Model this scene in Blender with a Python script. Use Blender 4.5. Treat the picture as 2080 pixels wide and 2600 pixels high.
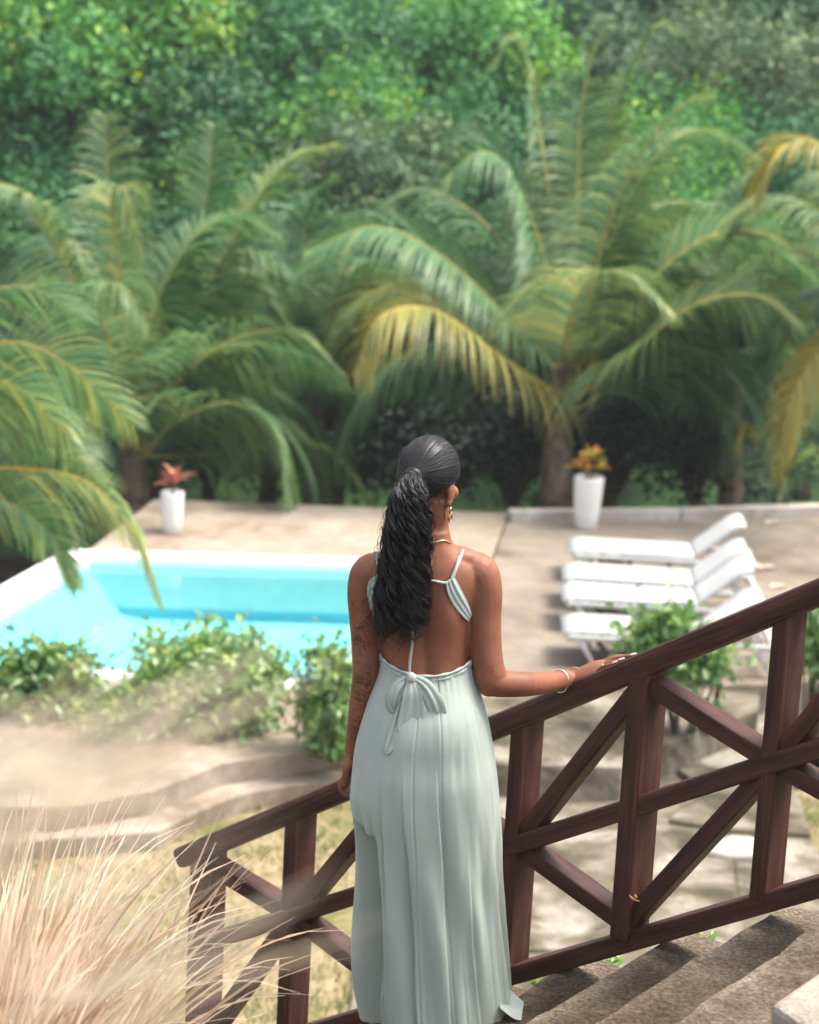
import bpy, bmesh, math, random
import numpy as np
from mathutils import Vector, Matrix, noise as mnoise

for _o in list(bpy.data.objects):
    bpy.data.objects.remove(_o, do_unlink=True)
scene = bpy.context.scene
COL = scene.collection
rnd = random.Random(7)
nrs = np.random.RandomState(11)
R = math.radians

# ------------------------------------------------------------------ camera
CAM_H = 2.90
PITCH, ROLL, FMM = R(12.5), R(3.0), 85.0
FPX = FMM / 36.0 * 2600.0
cF = Vector((0, math.cos(PITCH), -math.sin(PITCH)))
cU0 = Vector((0, math.sin(PITCH), math.cos(PITCH)))
cR0 = Vector((1, 0, 0))
cR = cR0 * math.cos(ROLL) + cU0 * math.sin(ROLL)
cU = cU0 * math.cos(ROLL) - cR0 * math.sin(ROLL)
CAM = Vector((0, 0, CAM_H))
cd = bpy.data.cameras.new('camera')
cam = bpy.data.objects.new('camera', cd)
COL.objects.link(cam)
cam.matrix_world = Matrix(((cR.x, cU.x, -cF.x, 0), (cR.y, cU.y, -cF.y, 0), (cR.z, cU.z, -cF.z, CAM_H), (0, 0, 0, 1)))
cd.sensor_fit = 'VERTICAL'
cd.sensor_height = 36.0
cd.sensor_width = 28.8
cd.lens = FMM
cd.clip_start = 0.05
cd.clip_end = 800
cd.dof.use_dof = True
cd.dof.focus_distance = 6.55
cd.dof.aperture_fstop = 3.6
scene.camera = cam

# ------------------------------------------------------------------ light
SUN_EL, SUN_ROT = R(63), R(78)       # high, from the right, a little beyond the woman, veiled
world = bpy.data.worlds.new('World')
scene.world = world
world.use_nodes = True
wn = world.node_tree.nodes
wl = world.node_tree.links
bg = wn.get('Background') or wn.new('ShaderNodeBackground')
sky = wn.new('ShaderNodeTexSky')
sky.sky_type = 'NISHITA'
sky.sun_disc = False
sky.sun_elevation = SUN_EL
sky.sun_rotation = SUN_ROT
sky.air_density = 1.0
sky.dust_density = 4.0
sky.ozone_density = 1.0
veil = wn.new('ShaderNodeHueSaturation')          # thin bright cloud: a paler sky
veil.inputs['Saturation'].default_value = 0.42
veil.inputs['Value'].default_value = 1.25
wl.new(sky.outputs[0], veil.inputs['Color'])
wl.new(veil.outputs[0], bg.inputs[0])
bg.inputs[1].default_value = 0.15
sd = bpy.data.lights.new('sun', 'SUN')
sun = bpy.data.objects.new('sun', sd)
COL.objects.link(sun)
svec = Vector((math.sin(SUN_ROT) * math.cos(SUN_EL), math.cos(SUN_ROT) * math.cos(SUN_EL), math.sin(SUN_EL)))
sun.rotation_euler = (-svec).to_track_quat('-Z', 'Y').to_euler()
sun.location = (8, 8, 14)
sd.energy = 2.45
sd.angle = R(22)
sd.color = (1.0, 0.93, 0.80)
scene.view_settings.view_transform = 'Standard'
scene.view_settings.look = 'None'
scene.view_settings.exposure = 1.12
scene.view_settings.gamma = 1.0
scene.view_settings.use_curve_mapping = False
scene.render.engine = 'CYCLES'
cy = scene.cycles
cy.use_denoising = True
try:
    cy.denoiser = 'OPENIMAGEDENOISE'
    cy.denoising_input_passes = 'RGB_ALBEDO_NORMAL'
except Exception:
    pass
cy.volume_bounces = 0
cy.volume_step_rate = 4
cy.max_bounces = 6
cy.diffuse_bounces = 3
cy.glossy_bounces = 2
cy.transmission_bounces = 4
cy.transparent_max_bounces = 8
cy.sample_clamp_indirect = 6.0
cy.caustics_reflective = False
cy.caustics_refractive = False

# ------------------------------------------------------------------ survey helpers: photograph pixel (2080 x 2600) -> a point of the place
def ray(px, py):
    return cF + cR * ((px - 1040) / FPX) - cU * ((py - 1300) / FPX)
def A(px, py, Y):
    r = ray(px, py)
    return CAM + r * (Y / r.y)
def G(px, py, z):
    r = ray(px, py)
    return CAM + r * ((z - CAM_H) / r.z)
def V8(v):          # view pixels of the 1725-wide look at the photograph
    return v * 2080 / 1725

# ------------------------------------------------------------------ mesh helpers
def tag(o, label=None, cat=None, group=None, kind=None):
    if label: o['label'] = label
    if cat: o['category'] = cat
    if group: o['group'] = group
    if kind: o['kind'] = kind
    return o
def empty(name, loc, label=None, cat=None, group=None, kind=None, rz=0.0):
    o = bpy.data.objects.new(name, None)
    o.empty_display_size = 0.1
    COL.objects.link(o)
    o.location = loc
    o.rotation_euler = (0, 0, rz)
    return tag(o, label, cat, group, kind)
def origin_of(parent):
    p = Vector((0, 0, 0))
    while parent is not None:
        p += parent.location
        parent = parent.parent
    return p
def obj(name, verts, faces, mat, parent=None, smooth=True, world=True, tint=None, mats=None, midx=None):
    """one mesh object; verts are world coordinates unless world=False"""
    V = np.asarray([tuple(v) for v in verts] if not isinstance(verts, np.ndarray) else verts, dtype=np.float64).reshape(-1, 3)
    if parent is not None and world:
        V = V - np.array(origin_of(parent))
    me = bpy.data.meshes.new(name)
    if isinstance(faces, np.ndarray):
        k = faces.shape[1]
        me.vertices.add(len(V)); me.vertices.foreach_set('co', V.ravel())
        me.loops.add(faces.size); me.loops.foreach_set('vertex_index', faces.ravel().astype(np.int32))
        me.polygons.add(len(faces))
        me.polygons.foreach_set('loop_start', np.arange(0, faces.size, k, dtype=np.int32))
        try:
            me.polygons.foreach_set('loop_total', np.full(len(faces), k, dtype=np.int32))
        except Exception:
            pass
        me.update(calc_edges=True)
        me.validate()
    else:
        me.from_pydata([tuple(v) for v in V], [], faces)
        me.update()
    if smooth:
        me.polygons.foreach_set('use_smooth', np.ones(len(me.polygons), dtype=bool))
    if tint is not None:
        at = me.attributes.new('tint', 'FLOAT', 'POINT')
        at.data.foreach_set('value', np.asarray(tint, dtype=np.float32))
    for m in (mats or [mat]):
        me.materials.append(m)
    if midx is not None:
        me.polygons.foreach_set('material_index', np.asarray(midx, dtype=np.int32))
    o = bpy.data.objects.new(name, me)
    COL.objects.link(o)
    if parent is not None:
        o.parent = parent
    return o

class MB:
    """collects shapes for ONE mesh object"""
    def __init__(s): s.v = []; s.f = []; s.t = []; s.m = []
    def add(s, v, f, t=0.5, m=0):
        b = len(s.v)
        s.v += [tuple(p) for p in v]
        s.f += [tuple(i + b for i in q) for q in f]
        s.t += [t] * len(v)
        s.m += [m] * len(f)
    def box(s, c, sx, sy, sz, M=None, t=0.5, m=0):
        vs = [Vector((x * sx / 2, y * sy / 2, z * sz / 2)) for x in (-1, 1) for y in (-1, 1) for z in (-1, 1)]
        if M is not None: vs = [M @ v for v in vs]
        vs = [v + Vector(c) for v in vs]
        s.add(vs, [(0, 1, 3, 2), (4, 6, 7, 5), (0, 4, 5, 1), (2, 3, 7, 6), (0, 2, 6, 4), (1, 5, 7, 3)], t, m)
    def bar(s, a, b, w, h, up=Vector((0, 0, 1)), t=0.5, m=0):
        a = Vector(a); b = Vector(b); x = (b - a).normalized()
        y = up.cross(x)
        y = y.normalized() if y.length > 1e-5 else Vector((0, 1, 0))
        z = x.cross(y)
        vs = [p + y * (i * w / 2) + z * (j * h / 2) for p in (a, b) for i in (-1, 1) for j in (-1, 1)]
        s.add(vs, [(0, 1, 3, 2), (4, 6, 7, 5), (0, 4, 5, 1), (2, 3, 7, 6), (0, 2, 6, 4), (1, 5, 7, 3)], t, m)
    def tube(s, pts, rad, n=8, cap=True, flat=1.0, side=None, t=0.5, m=0):
        pts = [Vector(p) for p in pts]
        if not hasattr(rad, '__len__'): rad = [rad] * len(pts)
        base = len(s.v); prev = None
        for i, p in enumerate(pts):
            T = (pts[min(i + 1, len(pts) - 1)] - pts[max(i - 1, 0)]).normalized()
            if side is not None: X = side - T * side.dot(T)
            elif prev is None:
                X = T.cross(Vector((0, 0, 1)));  X = X if X.length > .05 else T.cross(Vector((0, 1, 0)))
            else: X = prev - T * prev.dot(T)
            X.normalize(); prev = X; Yv = T.cross(X)
            for k in range(n):
                a = 2 * math.pi * k / n
                s.v.append(tuple(p + X * (math.cos(a) * rad[i]) + Yv * (math.sin(a) * rad[i] * flat))); s.t.append(t)
        for i in range(len(pts) - 1):
            for k in range(n):
                a = base + i * n + k; b = base + i * n + (k + 1) % n
                s.f.append((a, b, b + n, a + n)); s.m.append(m)
        if cap:
            s.f.append(tuple(base + k for k in reversed(range(n)))); s.m.append(m)
            s.f.append(tuple(base + (len(pts) - 1) * n + k for k in range(n))); s.m.append(m)
    def lathe(s, c, prof, n=28, t=0.5, m=0):
        base = len(s.v); c = Vector(c)
        for r, z in prof:
            for k in range(n):
                a = 2 * math.pi * k / n
                s.v.append((c.x + r * math.cos(a), c.y + r * math.sin(a), c.z + z)); s.t.append(t)
        for i in range(len(prof) - 1):
            for k in range(n):
                a = base + i * n + k; b = base + i * n + (k + 1) % n
                s.f.append((a, b, b + n, a + n)); s.m.append(m)
    def ellipsoid(s, c, rx, ry, rz, M=None, nu=20, nv=14, t=0.5, m=0):
        base = len(s.v); c = Vector(c)
        for j in range(nv + 1):
            ph = math.pi * j / nv
            for k in range(nu):
                a = 2 * math.pi * k / nu
                v = Vector((rx * math.sin(ph) * math.cos(a), ry * math.sin(ph) * math.sin(a), rz * math.cos(ph)))
                if M is not None: v = M @ v
                s.v.append(tuple(c + v)); s.t.append(t)
        for j in range(nv):
            for k in range(nu):
                a = base + j * nu + k; b = base + j * nu + (k + 1) % nu
                s.f.append((a, a + nu, b + nu, b)); s.m.append(m)
    def loft(s, rings, cap=True, t=0.5, m=0):
        n = len(rings[0]); base = len(s.v)
        for r in rings:
            for p in r: s.v.append(tuple(p)); s.t.append(t)
        for i in range(len(rings) - 1):
            for k in range(n):
                a = base + i * n + k; b = base + i * n + (k + 1) % n
                s.f.append((a, b, b + n, a + n)); s.m.append(m)
        if cap:
            s.f.append(tuple(base + k for k in reversed(range(n)))); s.m.append(m)
            s.f.append(tuple(base + (len(rings) - 1) * n + k for k in range(n))); s.m.append(m)
    def grid(s, rows, t=0.5, m=0):
        base = len(s.v); nr = len(rows); nc = len(rows[0])
        for r in rows:
            for p in r: s.v.append(tuple(p)); s.t.append(t)
        for i in range(nr - 1):
            for k in range(nc - 1):
                a = base + i * nc + k
                s.f.append((a, a + 1, a + nc + 1, a + nc)); s.m.append(m)
    def build(s, name, mat, parent=None, smooth=True, world=True, mats=None, tint=False):
        return obj(name, s.v, s.f, mat, parent, smooth, world, s.t if tint else None, mats, s.m if mats else None)

def bevel(o, w, seg=2, ang=35):
    md = o.modifiers.new('bevel', 'BEVEL'); md.width = w; md.segments = seg
    md.limit_method = 'ANGLE'; md.angle_limit = R(ang)
    return o
def spline(pts, n):
    """Catmull-Rom through the points"""
    P = [Vector(p) for p in pts]
    P = [P[0] * 2 - P[1]] + P + [P[-1] * 2 - P[-2]]
    out = []; m = len(P) - 3
    for i in range(n):
        u = i / (n - 1) * m; k = min(int(u), m - 1); t = u - k
        a, b, c, d = P[k:k + 4]
        out.append(0.5 * ((2 * b) + (c - a) * t + (2 * a - 5 * b + 4 * c - d) * t * t + (3 * b - a - 3 * c + d) * t ** 3))
    return out
def lerp(a, b, t): return a + (b - a) * t
def interp(x, xs, ys): return float(np.interp(x, xs, ys))
def sstep(a, b, x):
    t = min(1, max(0, (x - a) / (b - a))); return t * t * (3 - 2 * t)

# ------------------------------------------------------------------ materials
def new_mat(name):
    m = bpy.data.materials.new(name); m.use_nodes = True
    nt = m.node_tree
    p = nt.nodes.get('Principled BSDF')
    return m, nt, p
def node(nt, typ, **kw):
    n = nt.nodes.new(typ)
    for k, v in kw.items(): setattr(n, k, v)
    return n
def coords(nt, scale=(1, 1, 1), kind='Object'):
    tc = node(nt, 'ShaderNodeTexCoord'); mp = node(nt, 'ShaderNodeMapping')
    mp.inputs['Scale'].default_value = scale
    nt.links.new(tc.outputs[kind], mp.inputs[0])
    return mp.outputs[0]
def noise(nt, vec, scale, detail=4, rough=0.6, dist=0.0):
    n = node(nt, 'ShaderNodeTexNoise')
    n.inputs['Scale'].default_value = scale; n.inputs['Detail'].default_value = detail
    n.inputs['Roughness'].default_value = rough; n.inputs['Distortion'].default_value = dist
    if vec is not None: nt.links.new(vec, n.inputs['Vector'])
    return n.outputs[0]
def ramp(nt, fac, stops):
    r = node(nt, 'ShaderNodeValToRGB')
    els = r.color_ramp.elements
    while len(els) < len(stops): els.new(0.5)
    for e, (p, c) in zip(els, stops):
        e.position = p; e.color = tuple(c) + (1,) if len(c) == 3 else c
    nt.links.new(fac, r.inputs[0])
    return r.outputs[0]
def mix(nt, a, b, fac, mode='MIX'):
    m = node(nt, 'ShaderNodeMix', data_type='RGBA', blend_type=mode)
    for val, i in ((fac, 0), (a, 6), (b, 7)):
        if hasattr(val, 'node'): nt.links.new(val, m.inputs[i])
        else: m.inputs[i].default_value = val if i == 0 else tuple(val) + ((1,) if len(val) == 3 else ())
    return m.outputs[2]
def bumpn(nt, p, h, strength, dist=0.02):
    b = node(nt, 'ShaderNodeBump'); b.inputs['Strength'].default_value = strength; b.inputs['Distance'].default_value = dist
    nt.links.new(h, b.inputs['Height']); nt.links.new(b.outputs[0], p.inputs['Normal'])
def plain(name, c, rough=0.5, spec=0.5, metal=0.0, var=0.0, vscale=8.0, bump=0.0, bscale=60.0, sheen=0.0):
    m, nt, p = new_mat(name)
    p.inputs['Base Color'].default_value = tuple(c) + (1,)
    p.inputs['Roughness'].default_value = rough
    p.inputs['Specular IOR Level'].default_value = spec
    p.inputs['Metallic'].default_value = metal
    if sheen: p.inputs['Sheen Weight'].default_value = sheen
    if var or bump: vec = coords(nt)
    if var:
        n = noise(nt, vec, vscale, 5)
        nt.links.new(ramp(nt, n, [(0.3, [x * (1 - var) for x in c]), (0.7, [min(1, x * (1 + var)) for x in c])]), p.inputs['Base Color'])
    if bump: bumpn(nt, p, noise(nt, vec, bscale, 4), bump, 0.01)
    return m
def leaf_mat(name, c0, c1, trans=0.35, rough=0.45, spec=0.35, c2=None, back=None, own=0.0):
    """colour runs with the leaf's own tint attribute"""
    m, nt, p = new_mat(name)
    at = node(nt, 'ShaderNodeAttribute'); at.attribute_name = 'tint'
    stops = [(0.0, c0), (1.0, c1)] if c2 is None else [(0.0, c0), (0.6, c1), (1.0, c2)]
    col = ramp(nt, at.outputs['Fac'], stops)
    nt.links.new(col, p.inputs['Base Color'])
    p.inputs['Roughness'].default_value = rough; p.inputs['Specular IOR Level'].default_value = spec
    tr = node(nt, 'ShaderNodeBsdfTranslucent')
    oi = node(nt, 'ShaderNodeObjectInfo'); mr = node(nt, 'ShaderNodeMapRange'); mr.inputs['To Min'].default_value = 1 - own; mr.inputs['To Max'].default_value = 1 + own
    nt.links.new(oi.outputs['Random'], mr.inputs['Value'])
    hv = node(nt, 'ShaderNodeHueSaturation'); nt.links.new(mr.outputs[0], hv.inputs['Value']); nt.links.new(col, hv.inputs['Color']); col = hv.outputs[0]
    nt.links.new(col, p.inputs['Base Color'])
    hs = node(nt, 'ShaderNodeHueSaturation'); hs.inputs['Hue'].default_value = 0.485; hs.inputs['Saturation'].default_value = 1.1; hs.inputs['Value'].default_value = 1.35
    nt.links.new(col, hs.inputs['Color']); nt.links.new(hs.outputs[0], tr.inputs['Color'])
    mx = node(nt, 'ShaderNodeMixShader'); mx.inputs[0].default_value = trans
    nt.links.new(p.outputs[0], mx.inputs[1]); nt.links.new(tr.outputs[0], mx.inputs[2])
    out = nt.nodes.get('Material Output'); nt.links.new(mx.outputs[0], out.inputs[0])
    return m
def concrete(name, c, dark, light, s1=0.7, s2=6.0, rough=0.85, bump=0.35, wet=0.0, lo=0.36, hi=0.66, fine=70.0, sp=0.3):
    m, nt, p = new_mat(name)
    vec = coords(nt)
    a = noise(nt, vec, s1, 6, 0.65, 0.6)
    col = ramp(nt, a, [(lo, dark), ((lo + hi) / 2, c), (hi, light)])
    b = noise(nt, vec, s2, 6, 0.7)
    col = mix(nt, col, ramp(nt, b, [(0.3, (0.45, 0.42, 0.38)), (0.62, (1, 1, 1))]), 0.55, 'MULTIPLY')
    f = noise(nt, vec, fine, 3, 0.7)
    col = mix(nt, col, ramp(nt, f, [(0.38, (0.55, 0.52, 0.48)), (0.6, (1, 1, 1))]), 0.5, 'MULTIPLY')
    nt.links.new(col, p.inputs['Base Color'])
    p.inputs['Roughness'].default_value = rough; p.inputs['Specular IOR Level'].default_value = sp
    if wet:
        nt.links.new(ramp(nt, a, [(lo, (wet,) * 3), (hi, (rough,) * 3)]), p.inputs['Roughness'])
    bumpn(nt, p, mix(nt, f, b, 0.5), bump, 0.02)
    return m

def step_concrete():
    # tone by tint attribute: paler towards nosing and outer end, darker tread behind
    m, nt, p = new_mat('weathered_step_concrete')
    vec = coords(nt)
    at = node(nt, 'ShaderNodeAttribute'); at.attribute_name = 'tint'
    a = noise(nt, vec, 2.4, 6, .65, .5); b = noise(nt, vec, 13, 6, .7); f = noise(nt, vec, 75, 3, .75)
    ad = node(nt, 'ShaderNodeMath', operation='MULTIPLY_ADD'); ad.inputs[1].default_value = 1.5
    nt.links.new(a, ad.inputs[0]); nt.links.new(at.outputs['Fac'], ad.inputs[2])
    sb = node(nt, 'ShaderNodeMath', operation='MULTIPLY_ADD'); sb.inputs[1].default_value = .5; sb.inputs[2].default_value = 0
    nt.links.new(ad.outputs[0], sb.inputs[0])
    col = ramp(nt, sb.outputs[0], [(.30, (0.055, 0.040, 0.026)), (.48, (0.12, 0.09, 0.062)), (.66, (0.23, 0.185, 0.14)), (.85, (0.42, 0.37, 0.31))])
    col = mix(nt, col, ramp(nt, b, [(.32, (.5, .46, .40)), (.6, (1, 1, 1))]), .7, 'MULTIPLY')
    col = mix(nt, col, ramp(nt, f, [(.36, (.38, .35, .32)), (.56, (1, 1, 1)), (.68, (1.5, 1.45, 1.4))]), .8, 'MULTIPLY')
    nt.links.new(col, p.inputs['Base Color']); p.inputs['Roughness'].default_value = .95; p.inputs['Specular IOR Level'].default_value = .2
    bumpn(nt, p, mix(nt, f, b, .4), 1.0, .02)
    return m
M = {}
def wood_mat(name, base, dark, light, rough=0.38):
    m, nt, p = new_mat(name)
    vec = coords(nt, (1.6, 22, 22))
    a = noise(nt, vec, 1.0, 6, 0.65, 1.2)
    col = ramp(nt, a, [(0.32, dark), (0.52, base), (0.70, light)])
    v2 = coords(nt, (3, 90, 90))
    g = noise(nt, v2, 1.0, 4, 0.6)
    col = mix(nt, col, ramp(nt, g, [(0.35, (0.5, 0.45, 0.42)), (0.6, (1, 1, 1))]), 0.6, 'MULTIPLY')
    w = noise(nt, coords(nt), 5.0, 5, 0.7)
    col = mix(nt, col, ramp(nt, w, [(0.55, (0, 0, 0)), (0.8, (0.03, 0.02, 0.018))]), 1.0, 'ADD')
    nt.links.new(col, p.inputs['Base Color'])
    nt.links.new(ramp(nt, w, [(0.3, (rough,) * 3), (0.75, (rough + 0.25,) * 3)]), p.inputs['Roughness'])
    p.inputs['Specular IOR Level'].default_value = 0.28
    bumpn(nt, p, mix(nt, a, g, 0.6), 0.4, 0.004)
    return m
M['wood'] = wood_mat('dark_red_wood', (0.072, 0.025, 0.017), (0.028, 0.011, 0.008), (0.125, 0.046, 0.032), 0.5)
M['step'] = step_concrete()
M['step_old'] = concrete('weathered_step_concrete', (0.15, 0.112, 0.078), (0.075, 0.055, 0.036), (0.34, 0.29, 0.23), 1.9, 11, 0.92, 1.0, fine=95, lo=0.38, hi=0.70)
M['path'] = concrete('mottled_path_concrete', (0.19, 0.158, 0.115), (0.065, 0.055, 0.03), (0.36, 0.325, 0.275), 1.7, 9, 0.85, 0.9, lo=0.39, hi=0.62, fine=38)
M['deck'] = concrete('pale_pool_deck', (0.36, 0.295, 0.23), (0.18, 0.125, 0.082), (0.43, 0.37, 0.30), 0.45, 5, 0.8, 0.3, lo=0.34, hi=0.58)
M['terrace'] = concrete('brown_stained_terrace', (0.26, 0.21, 0.165), (0.15, 0.112, 0.082), (0.33, 0.28, 0.23), 0.42, 3.0, 0.75, 0.3, lo=0.36, hi=0.62)
M['kerb'] = concrete('pale_kerb', (0.60, 0.55, 0.50), (0.42, 0.37, 0.32), (0.70, 0.66, 0.62), 1.0, 8, 0.85, 0.3)
M['garden_step'] = concrete('beige_garden_step', (0.38, 0.315, 0.25), (0.21, 0.16, 0.115), (0.48, 0.415, 0.345), 0.9, 6, 0.88, 0.4)
M['coping'] = plain('white_pool_coping', (0.80, 0.80, 0.78), 0.6, 0.4, var=0.04)
M['basin'] = plain('pool_floor_paint', (0.78, 0.84, 0.84), 0.6, 0.3, var=0.03, vscale=1.5)
M['basin_wall'] = plain('pool_wall_paint', (0.22, 0.62, 0.78), 0.6, 0.3, var=0.04, vscale=1.5)
M['soil'] = concrete('dark_soil', (0.040, 0.030, 0.018), (0.020, 0.016, 0.010), (0.075, 0.056, 0.034), 2.0, 9, 0.95, 0.9, fine=40, sp=0.1)
M['white_plastic'] = plain('white_resin', (0.50, 0.50, 0.495), 0.42, 0.5, var=0.03, vscale=4)
M['grey_plastic'] = plain('dark_grey_resin', (0.06, 0.055, 0.05), 0.6, 0.3)
M['pot'] = plain('white_glazed_pot', (0.78, 0.77, 0.75), 0.4, 0.5, var=0.05, vscale=5)
# ================================================================== THE SETTING
ZP = -2.60          # pool deck level
ZL = -2.88          # lawn and path level
RA = R(38.0)        # the stairs and their railing run down to the left and away
UR = Vector((-math.cos(RA), math.sin(RA), 0))       # down the stairs
NR = Vector((-UR.y, UR.x, 0))                        # across, towards the camera side
if NR.y > 0: NR = -NR
RP0 = A(1320, 2100, 6.75)
RC = NR.dot(RP0)
def RAILP(px, py, off=0.0):
    r = ray(px, py)
    return CAM + r * ((RC + off - NR.dot(CAM)) / NR.dot(r))
def rs(p): return (p - RP0).dot(UR)
def rail_pt(s, z, off=0.0):
    q = RP0 + UR * s + NR * off
    return Vector((q.x, q.y, z))

# ---- the ground: one sheet, terrace level near, a hollow behind the kerb, then the wooded hill
def ground_h(x, y):
    h = ZL - 0.75
    h = lerp(h, -6.0, sstep(26.0, 31.0, y))
    h += sstep(33, 60, y) * 3.2 + max(0, y - 45) * 0.20 + max(0, y - 70) * 0.12
    h += sstep(27, 40, y) * 1.2 * mnoise.noise(Vector((x * 0.07, y * 0.07, 0)))
    return h
M['undergrowth'] = concrete('low_forest_undergrowth', (0.030, 0.075, 0.025), (0.014, 0.035, 0.016), (0.075, 0.14, 0.04), .5, 3.0, .95, 1.0, fine=9, sp=.1)
def terrain():
    xs = np.concatenate([np.linspace(-220, -26, 14), np.linspace(-24, 24, 49), np.linspace(26, 220, 14)])
    ys = np.concatenate([np.linspace(-40, 8, 8), np.linspace(9, 60, 64), np.linspace(62, 260, 34)])
    V = [(x, y, ground_h(x, y)) for y in ys for x in xs]
    n = len(xs)
    F = [(j * n + i, j * n + i + 1, (j + 1) * n + i + 1, (j + 1) * n + i) for j in range(len(ys) - 1) for i in range(n - 1)]
    mi = [1 if V[f[0]][1] > 33 else 0 for f in F]
    return obj('ground', V, F, None, mats=[M['soil'], M['undergrowth']], midx=mi)
tag(terrain(), kind='structure')

def slab(name, pts, z, thick, mat, parent=None, bev=0.012, jitter=0.0, kind='structure'):
    """an extruded outline given by ground points"""
    P = [Vector((p.x, p.y, z)) for p in pts]
    n = len(P)
    area = sum(P[i].x * P[(i + 1) % n].y - P[(i + 1) % n].x * P[i].y for i in range(n))
    if area < 0: P = P[::-1]
    V = P + [p - Vector((0, 0, thick)) for p in P]
    F = [tuple(range(n)), tuple(range(2 * n - 1, n - 1, -1))] + [(i, i + n, (i + 1) % n + n, (i + 1) % n) for i in range(n)]
    o = obj(name, V, F, mat, parent, smooth=False)
    if bev: bevel(o, bev)
    if kind: o['kind'] = kind
    return o

# ---- lawn sheet with worn earth
def lawn_material():
    m, nt, p = new_mat('worn_lawn_earth')
    vec = coords(nt)
    a = noise(nt, vec, 1.1, 6, 0.7, 0.5)
    b = noise(nt, vec, 14, 5, 0.7)
    col = ramp(nt, a, [(0.36, (0.14, 0.16, 0.05)), (0.5, (0.32, 0.26, 0.15)), (0.64, (0.42, 0.32, 0.21))])
    col = mix(nt, col, ramp(nt, b, [(0.3, (0.45, 0.42, 0.35)), (0.65, (1, 1, 1))]), 0.8, 'MULTIPLY')
    nt.links.new(col, p.inputs['Base Color'])
    p.inputs['Roughness'].default_value = 0.95; p.inputs['Specular IOR Level'].default_value = 0.1
    bumpn(nt, p, b, 0.8, 0.03)
    return m
M['lawn'] = lawn_material()
slab('lawn', [Vector((-9, 7.6, 0)), Vector((9, 7.6, 0)), Vector((9, 17.2, 0)), Vector((-9, 17.2, 0))], ZL, 0.7, M['lawn'], bev=0)

# ---- pool terrace: pale slab round the pool on the left, brown stained slab on the right
pool_fl, pool_fr = G(222, 1424, ZP), G(1195, 1452, ZP)
pool_nl, pool_nr = G(-230, 1690, ZP), G(1195, 1768, ZP)
def pl(a, b, t): return a + (b - a) * t
# terrace front edge (to the path below)
tf = [G(-400, 1960, ZP), G(560, 1948, ZP), G(835, 1905, ZP), G(1090, 1935, ZP), G(1580, 1946, ZP), G(1665, 1900, ZP), G(1925, 1800, ZP), G(1935, 1738, ZP), G(2300, 1716, ZP)]
boundL = [G(1290, 1312, ZP), G(1212, 1500, ZP), G(1130, 1760, ZP)]
deck = empty('pool_deck', (0, 20, ZP), kind='structure')
far = slab('deck_slab', [G(392, 1273, ZP), G(1290, 1309, ZP), G(1240, 1440, ZP), pool_fr + (pool_fr - pool_fl).normalized() * 0.05, pool_fl + Vector((-.02, .02, 0)), G(215, 1412, ZP)], ZP + 0.03, 0.35, M['deck'], deck, kind=None)
near = slab('deck_slab', [pool_nl + Vector((-.3, -.02, 0)), pool_nr + Vector((.05, -.02, 0)), G(1150, 1800, ZP), G(1095, 1930, ZP), G(835, 1905, ZP), G(560, 1948, ZP), G(380, 2020, ZP), G(150, 2060, ZP), G(-500, 2060, ZP)], ZP + 0.03, 0.35, M['garden_step'], deck, kind=None)
right = slab('terrace_slab', [G(1292, 1311, ZP), G(1700, 1305, ZP), G(2600, 1268, ZP), G(2600, 1690, ZP), G(2300, 1716, ZP), G(1935, 1738, ZP), G(1202, 1752, ZP), G(1199, 1452, ZP), G(1244, 1440, ZP)], ZP, 0.33, M['terrace'], None)
slab('terrace_slab', [G(1203, 1757, ZP), G(1932, 1743, ZP), G(1925, 1800, ZP), G(1665, 1900, ZP), G(1580, 1946, ZP), G(1100, 1933, ZP), G(1153, 1802, ZP)], ZP - .005, 0.33, M['path'], None)

# ---- pool: coping, painted basin, water
def rim(name, a, b, w, h, z, mat, parent):
    mb = MB(); d = (b - a).normalized(); n = Vector((-d.y, d.x, 0))
    a = Vector((a.x, a.y, z)); b = Vector((b.x, b.y, z))
    mb.add([a - n * w / 2, b - n * w / 2, b + n * w / 2, a + n * w / 2] + [p - Vector((0, 0, h)) for p in (a - n * w / 2, b - n * w / 2, b + n * w / 2, a + n * w / 2)],
           [(0, 1, 2, 3), (7, 6, 5, 4), (0, 4, 5, 1), (1, 5, 6, 2), (2, 6, 7, 3), (3, 7, 4, 0)])
    o = mb.build(name, mat, parent, smooth=False); bevel(o, 0.03, 3); return o
pool = empty('pool', (pool_fl + pool_nr) / 2, kind='structure')
rim('coping', pool_fl + Vector((-.2, .10, 0)), pool_fr + Vector((.0, .10, 0)), 0.26, 0.5, ZP + 0.055, M['coping'], pool)
rim('coping', pool_nl + Vector((-.2, -.08, 0)), pool_nr + Vector((.0, -.08, 0)), 0.24, 0.5, ZP + 0.055, M['coping'], pool)
rim('coping', pool_nl + Vector((-.12, .04, 0)), pool_fl + Vector((-.12, -.03, 0)), 0.34, 0.9, ZP + 0.06, M['coping'], pool)
rim('coping', pool_nr + Vector((.02, .04, 0)), pool_fr + Vector((.02, -.03, 0)), 0.2, 0.5, ZP + 0.052, M['coping'], pool)
PW = (pool_nr - pool_nl).length
def pool_depth(u):                     # shallow shelf along the left side, sloping smoothly down
    return lerp(.06, .54, sstep(.0, .11, u))
NB = 22
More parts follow.
